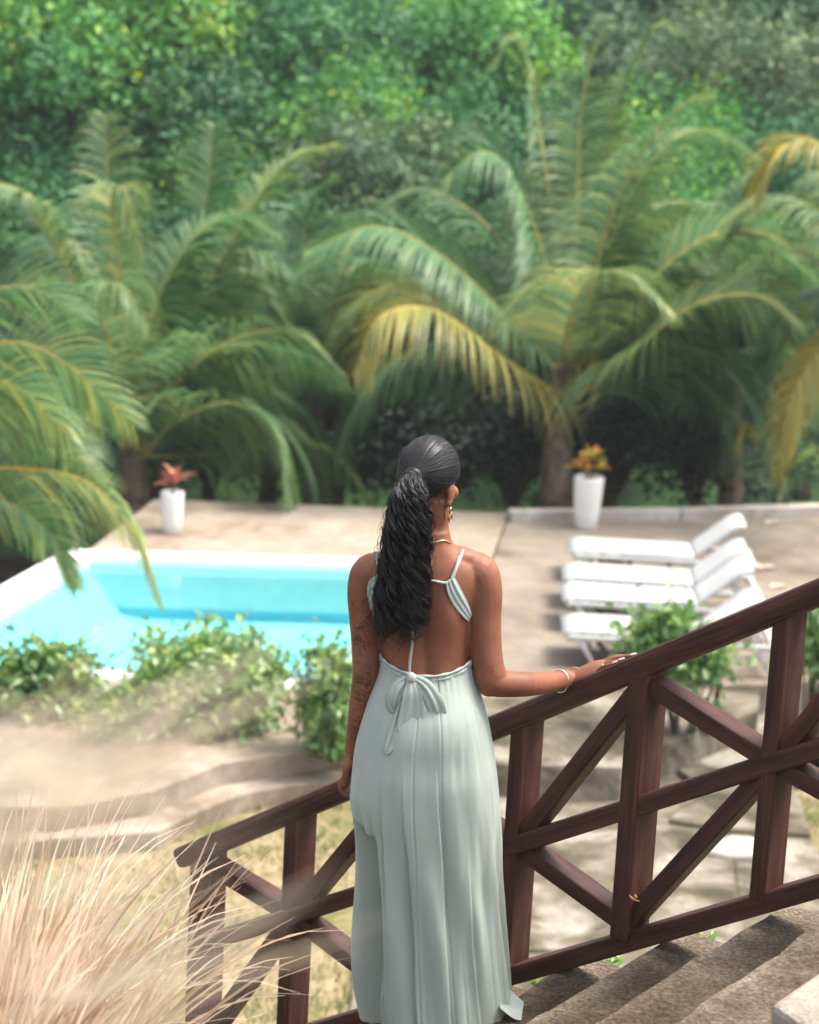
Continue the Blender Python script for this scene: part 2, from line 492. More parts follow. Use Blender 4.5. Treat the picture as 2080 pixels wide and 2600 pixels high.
def basin():
    mb = MB()
    N_ = [pool_nl.lerp(pool_nr, i / NB) for i in range(NB + 1)]; F_ = [pool_fl.lerp(pool_fr, i / NB) for i in range(NB + 1)]
    low = lambda p, i: Vector((p.x, p.y, ZP - pool_depth(i / NB)))
    top = lambda p: Vector((p.x, p.y, ZP))
    mb.grid([[low(p, i) for i, p in enumerate(N_)], [low(p, i) for i, p in enumerate(F_)]])
    for R_, m_ in ((N_, 1), (F_, 1)):
        mb.grid([[top(p) for p in R_], [low(p, i) for i, p in enumerate(R_)]], m=m_)
    for i, m_ in ((0, 0), (NB, 1)):
        mb.grid([[top(N_[i]), top(F_[i])], [low(N_[i], i), low(F_[i], i)]], m=m_)
    o = mb.build('basin', None, pool, smooth=False, mats=[M['basin'], M['basin_wall']])
    return o
basin()
def water_mat():
    m, nt, p = new_mat('pool_water')
    nt.nodes.remove(p)
    vec = coords(nt)
    h = noise(nt, vec, 2.2, 3, 0.5)
    b = node(nt, 'ShaderNodeBump'); b.inputs['Strength'].default_value = 0.12; b.inputs['Distance'].default_value = 0.05
    nt.links.new(h, b.inputs['Height'])
    fr = node(nt, 'ShaderNodeFresnel'); fr.inputs['IOR'].default_value = 1.25
    nt.links.new(b.outputs[0], fr.inputs['Normal'])
    tr = node(nt, 'ShaderNodeBsdfTransparent'); tr.inputs['Color'].default_value = (0.50, 0.925, 0.97, 1)
    gl = node(nt, 'ShaderNodeBsdfGlossy'); gl.inputs['Roughness'].default_value = 0.06
    nt.links.new(b.outputs[0], gl.inputs['Normal'])
    mx = node(nt, 'ShaderNodeMixShader')
    nt.links.new(fr.outputs[0], mx.inputs[0]); nt.links.new(tr.outputs[0], mx.inputs[1]); nt.links.new(gl.outputs[0], mx.inputs[2])
    nt.links.new(mx.outputs[0], nt.nodes.get('Material Output').inputs[0])
    return m
M['water'] = water_mat()
wz = ZP - 0.03
obj('water', [Vector((p.x, p.y, wz)) for p in (pool_nl, pool_nr, pool_fr, pool_fl)], [(0, 1, 2, 3)], M['water'], pool, smooth=False)

# ---- low kerb along the far edge of the terrace
kerb = empty('kerb_wall', G(1290, 1325, ZP), 'low pale concrete kerb along the far edge of the brown terrace', 'kerb')
ka, kb, kc = G(1292, 1323, ZP), G(1720, 1319, ZP), G(2500, 1296, ZP)
for a, b in ((ka, kb), (kb + Vector((.01, 0, 0)), kc)):
    mb = MB(); mb.bar(Vector((a.x, a.y, ZP + .05)), Vector((b.x, b.y, ZP + .05)), 0.16, 0.14)
    bevel(mb.build('kerb_length', M['kerb'], kerb, smooth=False), 0.012)

# ---- curved garden step below the pool deck (lower tier)
lo = [G(x, y, ZL + .14) for x, y in ((400, 2110), (430, 2096), (500, 2060), (575, 2030), (640, 2010), (700, 2000), (770, 1990), (840, 1984), (1090, 1985))]
up = [G(1090, 1900, ZL + .1), G(840, 1900, ZL + .1), G(560, 1940, ZL + .1), G(300, 2010, ZL + .1), G(-100, 2080, ZL + .1), G(-100, 2160, ZL + .1), G(200, 2140, ZL + .1)]
slab('garden_step', lo + up, ZL + 0.14, 0.2, M['garden_step'])

# ---- mottled path seen through the railing, in broken slabs, with joints between them
path = empty('garden_path', G(1650, 2150, ZL), kind='structure')
def pslab(px, dz=0.0):
    return slab('path_slab', [G(x, y, ZL) for x, y in px], ZL + 0.03 + dz, 0.12, M['path'], path, bev=0.015, kind=None)
pslab([(1085, 1975), (1335, 1972), (1345, 2100), (1210, 2180), (1000, 2170), (1020, 2060)])
pslab([(1341, 1972), (1575, 1972), (1672, 1928), (1760, 2010), (1690, 2095), (1500, 2118), (1351, 2098)], -0.02)
pslab([(1680, 1925), (1935, 1820), (1945, 1800), (2010, 1990), (2060, 2130), (1850, 2118), (1698, 2093), (1770, 2008)], 0.012)
pslab([(1215, 2186), (1350, 2106), (1500, 2124), (1692, 2101), (1848, 2124), (1880, 2320), (1600, 2420), (1240, 2420)])
pslab([(1856, 2124), (2062, 2136), (2200, 2400), (1888, 2420)], -0.012)
pslab([(990, 2178), (1207, 2186), (1232, 2425), (1180, 2640), (880, 2640), (905, 2400)], 0.006)
pslab([(1240, 2428), (1600, 2428), (1884, 2328), (1890, 2428), (2200, 2410), (2350, 2680), (1190, 2680)], -0.008)
def stone(px, py, w, mat, label):
    c = G(px, py, ZL + .03); mb = MB()
    n = 18; ring = []
    for k in range(n):
        a = 2 * math.pi * k / n
        r = w * (1 + 0.12 * math.sin(3 * a + px) + 0.08 * math.sin(5 * a))
        ring.append((r * math.cos(a), r * math.sin(a) * 0.72))
    mb.loft([[Vector((c.x + x * f, c.y + y * f, c.z + h)) for x, y in ring] for f, h in ((1, -.02), (1.0, .02), (.93, .04), (.5, .048))])
    return tag(mb.build('stepping_stone', mat), label, 'stone')
M['pale_stone'] = concrete('pale_stone', (0.62, 0.57, 0.49), (0.45, 0.40, 0.33), (0.72, 0.68, 0.6), 2.5, 9, 0.85, 0.4)
stone(1888, 2162, 0.27, M['pale_stone'], 'pale oval stone on the mottled path behind the right railing post')

M['step_pale'] = concrete('pale_step_concrete', (0.33, 0.285, 0.23), (0.18, 0.145, 0.105), (0.44, 0.39, 0.33), 2.2, 11, .92, 1.0, fine=80)
# ---- stairs: eleven rough concrete steps, each its own block
SA = R(34.0)
US = Vector((-math.cos(SA), math.sin(SA), 0))
NS = Vector((-math.sin(SA), -math.cos(SA), 0))
OUT = -0.13
nose = [RAILP(1986, 2290, OUT), RAILP(1731, 2362, OUT), RAILP(1481, 2425, OUT)]
rise = (nose[0].z - nose[2].z) / 2
n_mid = nose[1]
adv = (nose[2] - nose[0]) / 2; adv = Vector((adv.x, adv.y, 0))
print('stairs: rise %.3f run %.3f  z mid %.3f' % (rise, adv.length, n_mid.z))
RISE, RUN = 0.175, adv.length
stairs = empty('stairs', n_mid, kind='structure')
def step_block(k, width=1.95, start=0.0, tone=0):
    """k counts down the stairs from the middle measured nosing"""
    c = n_mid + adv.normalized() * (RUN * k) + Vector((0, 0, -RISE * k))
    back = -adv.normalized() * (RUN + 0.10)
    nx, nw = 9, 30
    mb = MB(); top = []; bot = []
    r2 = random.Random(k * 7 + 3)
    for j in range(nw + 1):
        w = start + width * j / nw
        row = []
        for i in range(nx + 1):
            p = c + NS * w + back * ((i / nx) ** 1.5)
            jz = 0.006 * mnoise.noise(Vector((p.x * 6, p.y * 6, k * 3.1)))
            jx = 0.012 * mnoise.noise(Vector((w * 7, k * 5.3, 1))) if i == 0 else 0
            row.append(p + Vector((0, 0, jz)) + US * jx)
        top.append(row)
    mb.grid(top)
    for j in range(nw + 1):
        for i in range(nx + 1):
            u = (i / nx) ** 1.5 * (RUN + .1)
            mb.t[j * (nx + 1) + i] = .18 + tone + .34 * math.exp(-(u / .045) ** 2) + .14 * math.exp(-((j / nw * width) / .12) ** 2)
    mb.grid([[r[0] - Vector((0, 0, 0.0)), r[0] + US * 0.004 - Vector((0, 0, .012)), r[0] - US * .005 - Vector((0, 0, .62))] for r in top])
    for r, flip in ((top[0], 0), (top[-1], 1)):
        mb.grid([r, [p - Vector((0, 0, .62)) for p in r]])
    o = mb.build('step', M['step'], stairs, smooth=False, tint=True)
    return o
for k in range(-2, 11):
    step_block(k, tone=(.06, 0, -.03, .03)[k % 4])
zb3 = n_mid.z + 3 * RISE + .03          # the next step up is a paler block, set back from the stair's open side
for i_ in range(4):
    sh = -adv.normalized() * (RUN * i_)
    q = [G(x, y, zb3) + sh for x, y in ((1958, 2547), (2092, 2456), (2560, 2150), (2700, 2230), (2330, 2500), (2150, 2680))]
    o_ = slab('step', q, zb3 + RISE * i_, .8, M['step_pale'], stairs, .015, kind=None)

# ---- planted bank beside the stairs, on the camera's side
def bank():
    rows = []
    e = adv.normalized()
    for i in range(26):
        k = -12 + i * 1.0
        row = []
        for j in range(14):
            w = 1.99 + j * 0.30
            c = n_mid + e * (RUN * k) + NS * w
            z = n_mid.z - RISE * k - 0.20 + 0.10 * mnoise.noise(Vector((c.x * 1.3, c.y * 1.3, 0)))
            row.append(Vector((c.x, c.y, max(ZL - .1, min(z, 1.25)))))
        rows.append(row)
    mb = MB(); mb.grid(rows)
    return tag(mb.build('planted_bank', M['soil']), kind='structure')
bank()
def bank_z(p):
    e = adv.normalized()
    k = (Vector((p.x, p.y, 0)) - Vector((n_mid.x, n_mid.y, 0))).dot(e) / RUN
    return max(ZL - .1, min(n_mid.z - RISE * k - 0.20, 1.25))

# ================================================================== RAILING
rp = [RAILP(x, y) for x, y in ((504, 2158), (890, 2000), (1241, 1860), (1611, 1697), (2080, 1504))]
b_top = np.polyfit([rs(p) for p in rp], [p.z for p in rp], 1)
rp = [RAILP(x, y) for x, y in ((590, 2375), (890, 2272), (1267, 2163), (1562, 2062), (1800, 1985), (2080, 1900))]
b_mid = np.polyfit([rs(p) for p in rp], [p.z for p in rp], 1)
rp = [RAILP(x, y) for x, y in ((870, 2585), (1290, 2480), (1640, 2375), (2080, 2240))]
b_bot = np.polyfit([rs(p) for p in rp], [p.z for p in rp], 1)
print('rails', b_top, b_mid, b_bot)
zt = lambda s: float(b_top[0] * s + b_top[1])
zm = lambda s: float(b_mid[0] * s + b_mid[1])
zb = lambda s: float(b_bot[0] * s + b_bot[1])
railing = empty('wooden_railing', rail_pt(0, zb(0)), 'dark red-brown wooden stair railing with crossed braces beside the woman', 'railing')
def timber(name, a, b, h, d, parent, bev=0.005):
    a = Vector(a); b = Vector(b); L = (b - a).length
    x = (b - a).normalized(); y = NR.copy(); y = (y - x * y.dot(x)).normalized(); z = x.cross(y)
    mb = MB(); n = max(2, int(L / 0.12))
    ring = lambda t: [Vector((t, -d / 2, -h / 2)), Vector((t, d / 2, -h / 2)), Vector((t, d / 2, h / 2)), Vector((t, -d / 2, h / 2))]
    mb.loft([ring(-L / 2 + L * i / n) for i in range(n + 1)])
    o = mb.build(name, M['wood'], None, smooth=False, world=False)
    o.parent = parent
    mid = (a + b) / 2 - origin_of(parent)
    o.matrix_local = Matrix(((x.x, y.x, z.x, mid.x), (x.y, y.y, z.y, mid.y), (x.z, y.z, z.z, mid.z), (0, 0, 0, 1)))
    bevel(o, bev, 2, 50)
    return o
s_main = [rs(RAILP(527, 2282)), None, rs(RAILP(1622, 2050)), None]
s_int = [rs(RAILP(755, 2300)), rs(RAILP(1320, 2150)), rs(RAILP(1982, 1850))]
s_main[1] = (s_int[0] + s_int[1]) / 2
s_main[3] = 2 * s_int[2] - s_main[2]
s_main.append(None)
print('mains', s_main, 'ints', s_int)
sL, sR = s_main[0] + 0.10, s_main[3] - 0.9
hr = timber('handrail', rail_pt(sL, zt(sL)), rail_pt(sR, zt(sR)), 0.070, 0.128, railing, 0.018)
timber('bottom_rail', rail_pt(s_main[0] - .02, zb(s_main[0])), rail_pt(sR, zb(sR)), 0.055, 0.092, railing)
M_W, I_W = (0.060, 0.118), (0.048, 0.106)
for i, s in enumerate(s_main[:4]):
    zlow = zb(s) - (0.5 if i == 0 else 0.0)
    timber('post', rail_pt(s, zlow + 0.012), rail_pt(s, zt(s) - 0.012), M_W[0], M_W[1], railing)
for s in s_int:
    timber('post', rail_pt(s, zb(s) + 0.012), rail_pt(s, zt(s) - 0.012), I_W[0], I_W[1], railing)
for i in range(3):
    a, c, b = s_main[i], s_int[i], s_main[i + 1]
    timber('middle_rail', rail_pt(a, zm(a), .012), rail_pt(b, zm(b), .012), 0.054, 0.084, railing)
    for s0, z0 in ((a, zt(a) - .05), (a, zb(a) + .05), (b, zt(b) - .05), (b, zb(b) + .05)):
        P0 = rail_pt(s0, z0); P1 = rail_pt(c, zm(c))
        timber('brace', P0, P1, 0.050, 0.078, railing)
# ================================================================== FURNITURE ON THE TERRACE
def make_lounger():
    """local: foot end at x=0, head end at +x, width along y, floor z=0"""
    e = empty('sun_lounger', (0, 0, 0))
    W, H, L, LS = 0.60, 0.27, 1.74, 1.14
    bang = R(40); BL = 0.56
    mb = MB()                                   # side rails of the base
    for s in (-1, 1):
        mb.bar((0.02, s * W / 2, H - .022), (L, s * W / 2, H - .022), 0.045, 0.042)
    mb.bar((0.03, -W / 2, H - .035), (0.03, W / 2, H - .035), 0.05, 0.055)
    mb.bar((L - .03, -W / 2, H - .035), (L - .03, W / 2, H - .035), 0.05, 0.055)
    mb.bar((LS, -W / 2, H - .045), (LS, W / 2, H - .045), 0.04, 0.05)
    bevel(mb.build('frame', M['white_plastic'], e, smooth=False), 0.012, 2)
    mb = MB()
    rows = []
    for i in range(13):
        x = 0.0 + LS * i / 12
        rows.append([Vector((x - .03 * (i == 0), y * (W / 2 - .012), H + .012 - .012 * (1 - y * y) * math.sin(math.pi * i / 12) - (.03 if i == 0 else 0))) for y in np.linspace(-1, 1, 9)])
    mb.grid(rows); st = mb.build('seat_sling', M['white_plastic'], e)
    md = st.modifiers.new('s', 'SOLIDIFY'); md.thickness = 0.022
    hx = LS + 0.01
    d = Vector((math.cos(bang), 0, math.sin(bang))); nrm = Vector((-math.sin(bang), 0, math.cos(bang)))
    rows = []
    for i in range(10):
        u = BL * i / 9
        bend = 0.05 * max(0, (i - 7) / 2) ** 2
        rows.append([Vector((hx, y * (W / 2 - .03), H + .01)) + d * u - nrm * (bend + .01 * (1 - y * y)) for y in np.linspace(-1, 1, 9)])
    mb = MB(); mb.grid(rows); bk = mb.build('backrest', M['white_plastic'], e)
    md = bk.modifiers.new('s', 'SOLIDIFY'); md.thickness = 0.026
    mb = MB()
    top = Vector((hx, 0, H + .01)) + d * (BL * .62)
    for s in (-1, 1):
        mb.bar(top + Vector((0, s * .2, -.03)), (L - .14, s * .2, H - .04), 0.03, 0.03)
    mb.bar(top + Vector((0, -.2, -.03)), top + Vector((0, .2, -.03)), 0.03, 0.03)
    mb.build('backrest_support', M['white_plastic'], e, smooth=False)
    for x, dx in ((0.10, 0.15), (0.60, -0.12), (1.08, .12), (L - .18, .16)):
        for s in (-1, 1):
            mb = MB()
            mb.tube([(x, s * (W / 2 - .01), H - .04), (x + dx * .4, s * (W / 2), H * .55), (x + dx, s * (W / 2 + .02), 0)], [.034, .027, .022], 8, flat=.8)
            mb.build('leg', M['white_plastic'], e)
    for s in (-1, 1):
        mb = MB()
        mb.tube([(0.26, s * .27, H - .05), (0.38, s * .27, .08), (0.46, s * .27, .08), (0.56, s * .27, H - .05)], .026, 6)
        mb.build('brace', M['grey_plastic'], e)
    return e
def copy_tree(o, parent=None):
    c = o.copy(); COL.objects.link(c); c.parent = parent
    for ch in list(o.children): copy_tree(ch, c)
    return c
proto = make_lounger()
L_LAB = ['white plastic sun lounger farthest from the stairs, nearest the white pot', 'second white plastic sun lounger counted from the white pot',
         'third white plastic sun lounger counted from the white pot', 'white plastic sun lounger nearest the railing, partly behind the shrub']
fp = [G(1452, 1480, ZP), G(1436, 1552, ZP), G(1434, 1607, ZP), G(1436, 1696, ZP)]
for i, p in enumerate(fp):
    o = proto if i == 0 else copy_tree(proto)
    o.location = (p.x, p.y + .35, ZP + .002)
    o.rotation_euler = (0, 0, R((-1, -2, 0, -1)[i]))
    o.scale = (1.0, 1.0, 1.0)
    tag(o, L_LAB[i], 'lounger', 'sun loungers in a row on the terrace')
def side_table(loc, label):
    e = empty('side_table', loc, label, 'table', 'low side tables between the loungers')
    mb = MB(); mb.box((0, 0,   .20), .46, .30, .035); bevel(mb.build('table_top', M['white_plastic'], e, False, False), .01)
    mb = MB(); mb.box((0, 0, .165), .40, .24, .05); mb.build('apron', M['white_plastic'], e, False, False)
    for x in (-1, 1):
        for y in (-1, 1):
            mb = MB(); mb.tube([(x * .18, y * .11, .18), (x * .20, y * .125, 0)], [.022, .016], 8); mb.build('leg', M['white_plastic'], e, True, False)
p = G(1648, 1452, ZP); side_table((p.x, p.y, ZP), 'low white side table between the two loungers nearest the white pot')
p = G(1668, 1592, ZP); side_table((p.x, p.y, ZP), 'low white side table between the two loungers nearest the railing')

# ---- tall white pots with plants
def pot(loc, h, rt, rb, label):
    e = empty('plant_pot', loc, label, 'pot', 'tall white pots at the edge of the pool terrace')
    mb = MB()
    prof = [(rb * .9, 0), (rb, .01), (lerp(rb, rt, .35) * 1.02, h * .3), (lerp(rb, rt, .75) * 1.02, h * .65), (rt, h - .02), (rt, h), (rt - .02, h + .002), (rt - .03, h - .03), (rt * .8, h - .05)]
    mb.lathe((0, 0, 0), prof, 32)
    mb.build('pot_body', M['pot'], e, True, False)
    mb = MB(); mb.lathe((0, 0, 0), [(rt - .025, h - .045), (.001, h - .04)], 24); mb.build('potting_soil', M['soil'], e, True, False)
def broad_leaf(mb, base, d, up, L, W, droop, t, m=0, n=5):
    d = d.normalized(); s = d.cross(up)
    if s.length < .05: s = d.cross(Vector((1, 0, 0)))
    s.normalize(); rows = []
    p = Vector(base); dd = d.copy()
    for i in range(n + 1):
        u = i / n; w = W * (math.sin(math.pi * min(1, u * .92 + .06)) ** .8) * .5
        rows.append([p - s * w + Vector((0, 0, w * .35)), p.copy(), p + s * w + Vector((0, 0, w * .35))])
        dd = (dd + Vector((0, 0, -droop / n))).normalized(); p = p + dd * (L / n)
    mb.grid(rows, t, m)
M['croton'] = leaf_mat('yellow_croton_leaf', (0.55, 0.42, 0.05), (0.62, 0.25, 0.05), 0.3, c2=(0.30, 0.34, 0.05))
M['cordyline'] = leaf_mat('red_cordyline_leaf', (0.36, 0.10, 0.07), (0.52, 0.22, 0.15), 0.3)
M['stem'] = plain('brown_stem', (0.13, 0.085, 0.05), 0.8, 0.2, var=.3)
def pot_plant(name, loc, h, sites, mat, label, cat, L, W):
    e = empty(name, loc, label, cat)
    r = random.Random(len(label))
    mb = MB()
    for (x, z, k) in sites:
        mb.tube([(x * .15, 0, -.06), (x * .5, .01, z * .5), (x, 0, z)], [.012, .010, .007], 6)
    mb.build('stem', M['stem'], e, True, False)
    for (x, z, k) in sites:
        for i in range(k):
            a = 2 * math.pi * i / k + r.random(); el = R(r.uniform(5, 70))
            d = Vector((math.cos(a) * math.cos(el), math.sin(a) * math.cos(el), math.sin(el)))
            mb = MB(); broad_leaf(mb, Vector((x, 0, z - .03 * r.random())), d, Vector((0, 0, 1)), L * r.uniform(.75, 1.1), W * r.uniform(.8, 1.1), r.uniform(.3, .9), r.random())
            mb.build('leaf', mat, e, True, False, tint=True)
p = G(1487, 1340, ZP); pot((p.x, p.y, ZP), .54, .155, .115, 'tall white pot with a yellow plant by the kerb')
pot_plant('croton_plant', (p.x, p.y, ZP + .52), .3, [(-.02, .16, 7), (.02, .24, 9), (-.10, .12, 6), (.11, .13, 6)], M['croton'], 'yellow and orange leafed plant in the tall white pot by the kerb', 'plant', .17, .07)
p = G(435, 1350, ZP + .03); pot((p.x, p.y, ZP + .03), .40, .115, .10, 'smaller white pot with a reddish plant beyond the pool')
pot_plant('cordyline_plant', (p.x, p.y, ZP + .41), .3, [(0, .12, 7), (.02, .17, 7)], M['cordyline'], 'reddish leafed plant in the smaller white pot beyond the pool', 'plant', .22, .05)
# litter on the terrace
M['dry_leaf'] = leaf_mat('pale_dry_leaf', (0.62, 0.55, 0.44), (0.40, 0.28, 0.16), .1)
for i, (x, y, lb) in enumerate(((1936, 1444, 'pale crumpled fallen leaf on the terrace behind the loungers'), (1972, 1492, 'smaller pale fallen leaf on the terrace near the railing'), (1958, 1330, 'pale fallen leaf close to the kerb at the far right'))):
    c = G(x, y, ZP); mb = MB()
    for a in (0.3, 2.2, 4.0): broad_leaf(mb, c + Vector((0, 0, .012)), Vector((math.cos(a), math.sin(a), .25)), Vector((0, 0, 1)), .17 if i == 0 else .11, .07, .5, .2 * a / 4)
    tag(mb.build('fallen_leaf', M['dry_leaf'], tint=True), lb, 'leaf')

# ================================================================== PALMS
M['palm'] = leaf_mat('palm_leaflet', (0.042, 0.14, 0.058), (0.15, 0.265, 0.105), 0.32, 0.42, 0.38, c2=(0.40, 0.39, 0.12))
M['palm_dark'] = leaf_mat('palm_leaflet_dark', (0.035, 0.115, 0.05), (0.105, 0.21, 0.085), 0.3, 0.42, 0.35, c2=(0.24, 0.31, 0.10))
M['palm_gold'] = leaf_mat('palm_leaflet_yellowing', (0.20, 0.22, 0.06), (0.46, 0.38, 0.08), 0.35, 0.42, 0.4, c2=(0.60, 0.42, 0.10))
M['rachis'] = plain('palm_rachis', (0.38, 0.33, 0.10), 0.5, 0.4, var=.25)
M['rachis_gold'] = plain('palm_rachis_gold', (0.55, 0.38, 0.10), 0.5, 0.4, var=.2)
M['palm_trunk'] = concrete('palm_trunk_bark', (0.20, 0.14, 0.10), (0.08, 0.055, 0.04), (0.33, 0.25, 0.19), 3, 12, .9, .8)
def frond(parent, pts, leaf_len, mat, rmat, seed, npairs=74, w=0.055, bias=0.35, tint0=0.25, roll=0.0, hang=0.55):
    """rachis through 3D points; leaflets on both sides, hanging by their own weight"""
    r = random.Random(seed)
    N = 40
    path_ = spline(pts, N)
    acc = [0]
    for a, b in zip(path_, path_[1:]): acc.append(acc[-1] + (b - a).length)
    Ltot = acc[-1]
    mb = MB()
    mb.tube(path_, [lerp(0.024, 0.003, (i / (N - 1)) ** .6) * min(1.4, Ltot / 2.6) for i in range(N)], 5, m=1)
    for i in range(npairs):
        u = 0.14 + 0.855 * (i + r.uniform(-.25, .25)) / npairs
        u = min(.995, max(.08, u))
        d = u * Ltot; k = max(0, min(N - 2, int(np.searchsorted(acc, d)) - 1)); f = (d - acc[k]) / max(1e-6, acc[k + 1] - acc[k])
        p = path_[k].lerp(path_[k + 1], f)
        T = (path_[min(k + 2, N - 1)] - path_[max(k - 1, 0)]).normalized()
        S = T.cross(Vector((0, 0, 1)))
        if S.length < .15: S = T.cross(Vector((0.3, -1, 0)))
        S.normalize(); Nn = S.cross(T)
        if roll:
            S, Nn = S * math.cos(roll) + Nn * math.sin(roll), Nn * math.cos(roll) - S * math.sin(roll)
        env = (math.sin(math.pi * min(1, (u * .86 + .12))) ** .55) * (0.72 + .28 * (1 - u))
        ang = R(lerp(76, 34, u ** 1.3))
        for s in (-1, 1):
            L = leaf_len * env * r.uniform(.86, 1.08)
            a = ang + r.uniform(-.07, .07)
            dv = T * math.cos(a) + (S * s * math.cos(bias) + Nn * math.sin(bias)) * math.sin(a)
            q = p.copy(); rows = []; nseg = 5
            tn = min(1, max(0, tint0 + r.uniform(-.34, .34) + .25 * max(0, u - .7)))
            g = hang * 1.55 * r.uniform(.7, 1.35)
            for j in range(nseg + 1):
                t = j / nseg
                ww = w * (0.55 + .45 * math.sin(math.pi * min(1, t * 1.2 + .15))) * (1 - t ** 2.2) * .5 + .0015
                side = dv.cross(Vector((0, 0, 1)))
                side = side.normalized() if side.length > .1 else T
                side = (side * .55 + T * .6).normalized()
                rows.append([q - side * ww, q + side * ww])
                dv = (dv + Vector((0, 0, -g * (0.25 + t) * .55))).normalized()
                q = q + dv * (L / nseg)
            mb.grid(rows, tn, 0)
    return mb.build('frond', None, parent, True, True, mats=[mat, rmat], tint=True)
def palm(name, base_px, Yb, z0, trunk_top_px, trunk_r, fronds, label, group=None, seed=1, ll=0.62, lk=1.65, extra=0, flen=3.2, crown_px=None):
    b = A(base_px[0], base_px[1], Yb); b.z = z0
    e = empty(name, b, label, 'palm tree', group)
    tt = A(trunk_top_px[0], trunk_top_px[1], Yb)
    crown = A(crown_px[0], crown_px[1], Yb) if crown_px else tt.copy()
    mb = MB()
    n = 22; pts = []; rad = []
    for i in range(n):
        u = i / (n - 1)
        p = b.lerp(tt, u); p.x += .06 * math.sin(u * 3.0)
        pts.append(p); rad.append(trunk_r * (1.35 - .45 * u) * (1 + .07 * (i % 2)))
    mb.tube(pts, rad, 12); mb.build('trunk', M['palm_trunk'], e)
    for i, fr in enumerate(fronds):
        kind = fr.get('k', 'palm')
        P = [A(V8(x), V8(y), Yb + dy) for x, y, dy in fr['p']]
        frond(e, P, fr.get('l', ll) * lk, M[kind], M['rachis_gold' if fr.get('g') else 'rachis'], seed * 100 + i, fr.get('n', 98), fr.get('w', .034), fr.get('b', .3), fr.get('t', .3), fr.get('r', 0), fr.get('h', .55))
    # younger and older fronds filling the crown
    r = random.Random(seed * 31)
    for i in range(extra):
        a = r.uniform(-.2, math.pi + .2)
        el = R(r.uniform(30, 85)); L = r.uniform(.75, 1.1) * flen
        q = crown.copy(); P = [q.copy()]
        for k in range(5):
            q = q + Vector((math.cos(a) * math.cos(el), math.sin(a) * math.cos(el), math.sin(el))) * (L / 5)
            P.append(q.copy()); el -= R(r.uniform(20, 36)); a += r.uniform(-.06, .06)
        frond(e, P, r.uniform(.66, .86) * lk, M[r.choice(['palm', 'palm_dark', 'palm_dark'])], M['rachis'], seed * 100 + 60 + i, 84, .036, .3, r.uniform(.2, .65), 0, r.uniform(.5, .9))
    return e
D = 'palm_dark'; Gd = 'palm_gold'
palm('coconut_palm', (1400, 1300), 26.6, -4.2, (1415, 930), .16, [
    dict(p=[(1180, 790, 0), (1080, 680, -.5), (930, 540, -.9), (790, 478, -1.2), (640, 530, -1.5)], t=.35, r=.5),
    dict(p=[(1175, 830, 0), (1060, 760, -.9), (920, 655, -1.5), (800, 668, -1.9), (745, 790, -2.1)], k=Gd, g=1, t=.15, l=.85, r=.35),
    dict(p=[(1185, 780, 0), (1150, 560, .2), (1080, 370, .1), (1010, 320, -.2), (930, 380, -.4)], t=.3, l=.8, r=.5),
    dict(p=[(1200, 760, 0), (1215, 450, .5), (1222, 250, .6), (1250, 110, .6), (1275, 40, .5)], t=.45, l=.6),
    dict(p=[(1190, 760, .2), (1165, 480, .9), (1130, 240, 1.1), (1090, 90, 1.1), (1040, 130, 1.0)], g=1, t=.55, l=.6),
    dict(p=[(1210, 760, .3), (1255, 460, 1.0), (1300, 230, 1.2), (1370, 70, 1.2), (1420, 60, 1.1)], k=D, t=.7, l=.6),
    dict(p=[(1215, 770, 0), (1265, 520, -.3), (1330, 360, -.6), (1410, 250, -.8), (1490, 190, -1.0)], t=.5, l=.6),
    dict(p=[(1220, 780, .2), (1300, 480, .6), (1400, 310, .9), (1500, 280, 1.1), (1610, 340, 1.2)], t=.45),
    dict(p=[(1205, 800, 0), (1190, 710, -1.0), (1240, 590, -1.6), (1330, 580, -2.0), (1420, 660, -2.2)], t=.62, l=.75),
    dict(p=[(1215, 840, 0), (1330, 740, -.9), (1470, 640, -1.3), (1600, 625, -1.6), (1700, 690, -1.8)], t=.55, l=.85, g=1, r=-.4),
    dict(p=[(1220, 810, 0), (1330, 640, -.3), (1470, 510, -.5), (1600, 490, -.6), (1730, 560, -.7)], t=.5, l=.8, g=1, r=-.4),
    dict(p=[(1215, 860, 0), (1330, 800, .4), (1450, 790, .7), (1540, 880, .9)], k=D, t=.2, l=.8),
    dict(p=[(1175, 850, 0), (1090, 800, .6), (980, 760, 1.0), (880, 830, 1.2)], k=D, t=.2, l=.8),
    dict(p=[(1185, 800, 0), (1120, 640, .9), (1030, 480, 1.4), (900, 400, 1.8), (800, 440, 2.0)], k=D, t=.6, l=.7),
    dict(p=[(1180, 830, .1), (1100, 740, .8), (990, 640, 1.3), (860, 640, 1.8), (770, 720, 2)], k=D, t=.55, l=.8),
    dict(p=[(1220, 800, .1), (1310, 680, .8), (1430, 600, 1.2), (1560, 640, 1.5), (1640, 740, 1.6)], k=D, t=.5, l=.8),
    dict(p=[(1200, 800, -.1), (1200, 640, .5), (1180, 500, 1.0), (1120, 420, 1.3), (1060, 450, 1.5)], k=D, t=.6, l=.75),
    dict(p=[(1215, 800, -.1), (1250, 620, .5), (1310, 500, .9), (1400, 470, 1.2), (1480, 540, 1.4)], k=D, t=.65, l=.7),
], 'tall coconut palm behind the kerb, above the pot with the yellow plant', seed=1, ll=.72, extra=24, flen=3.6, crown_px=(1430, 950))
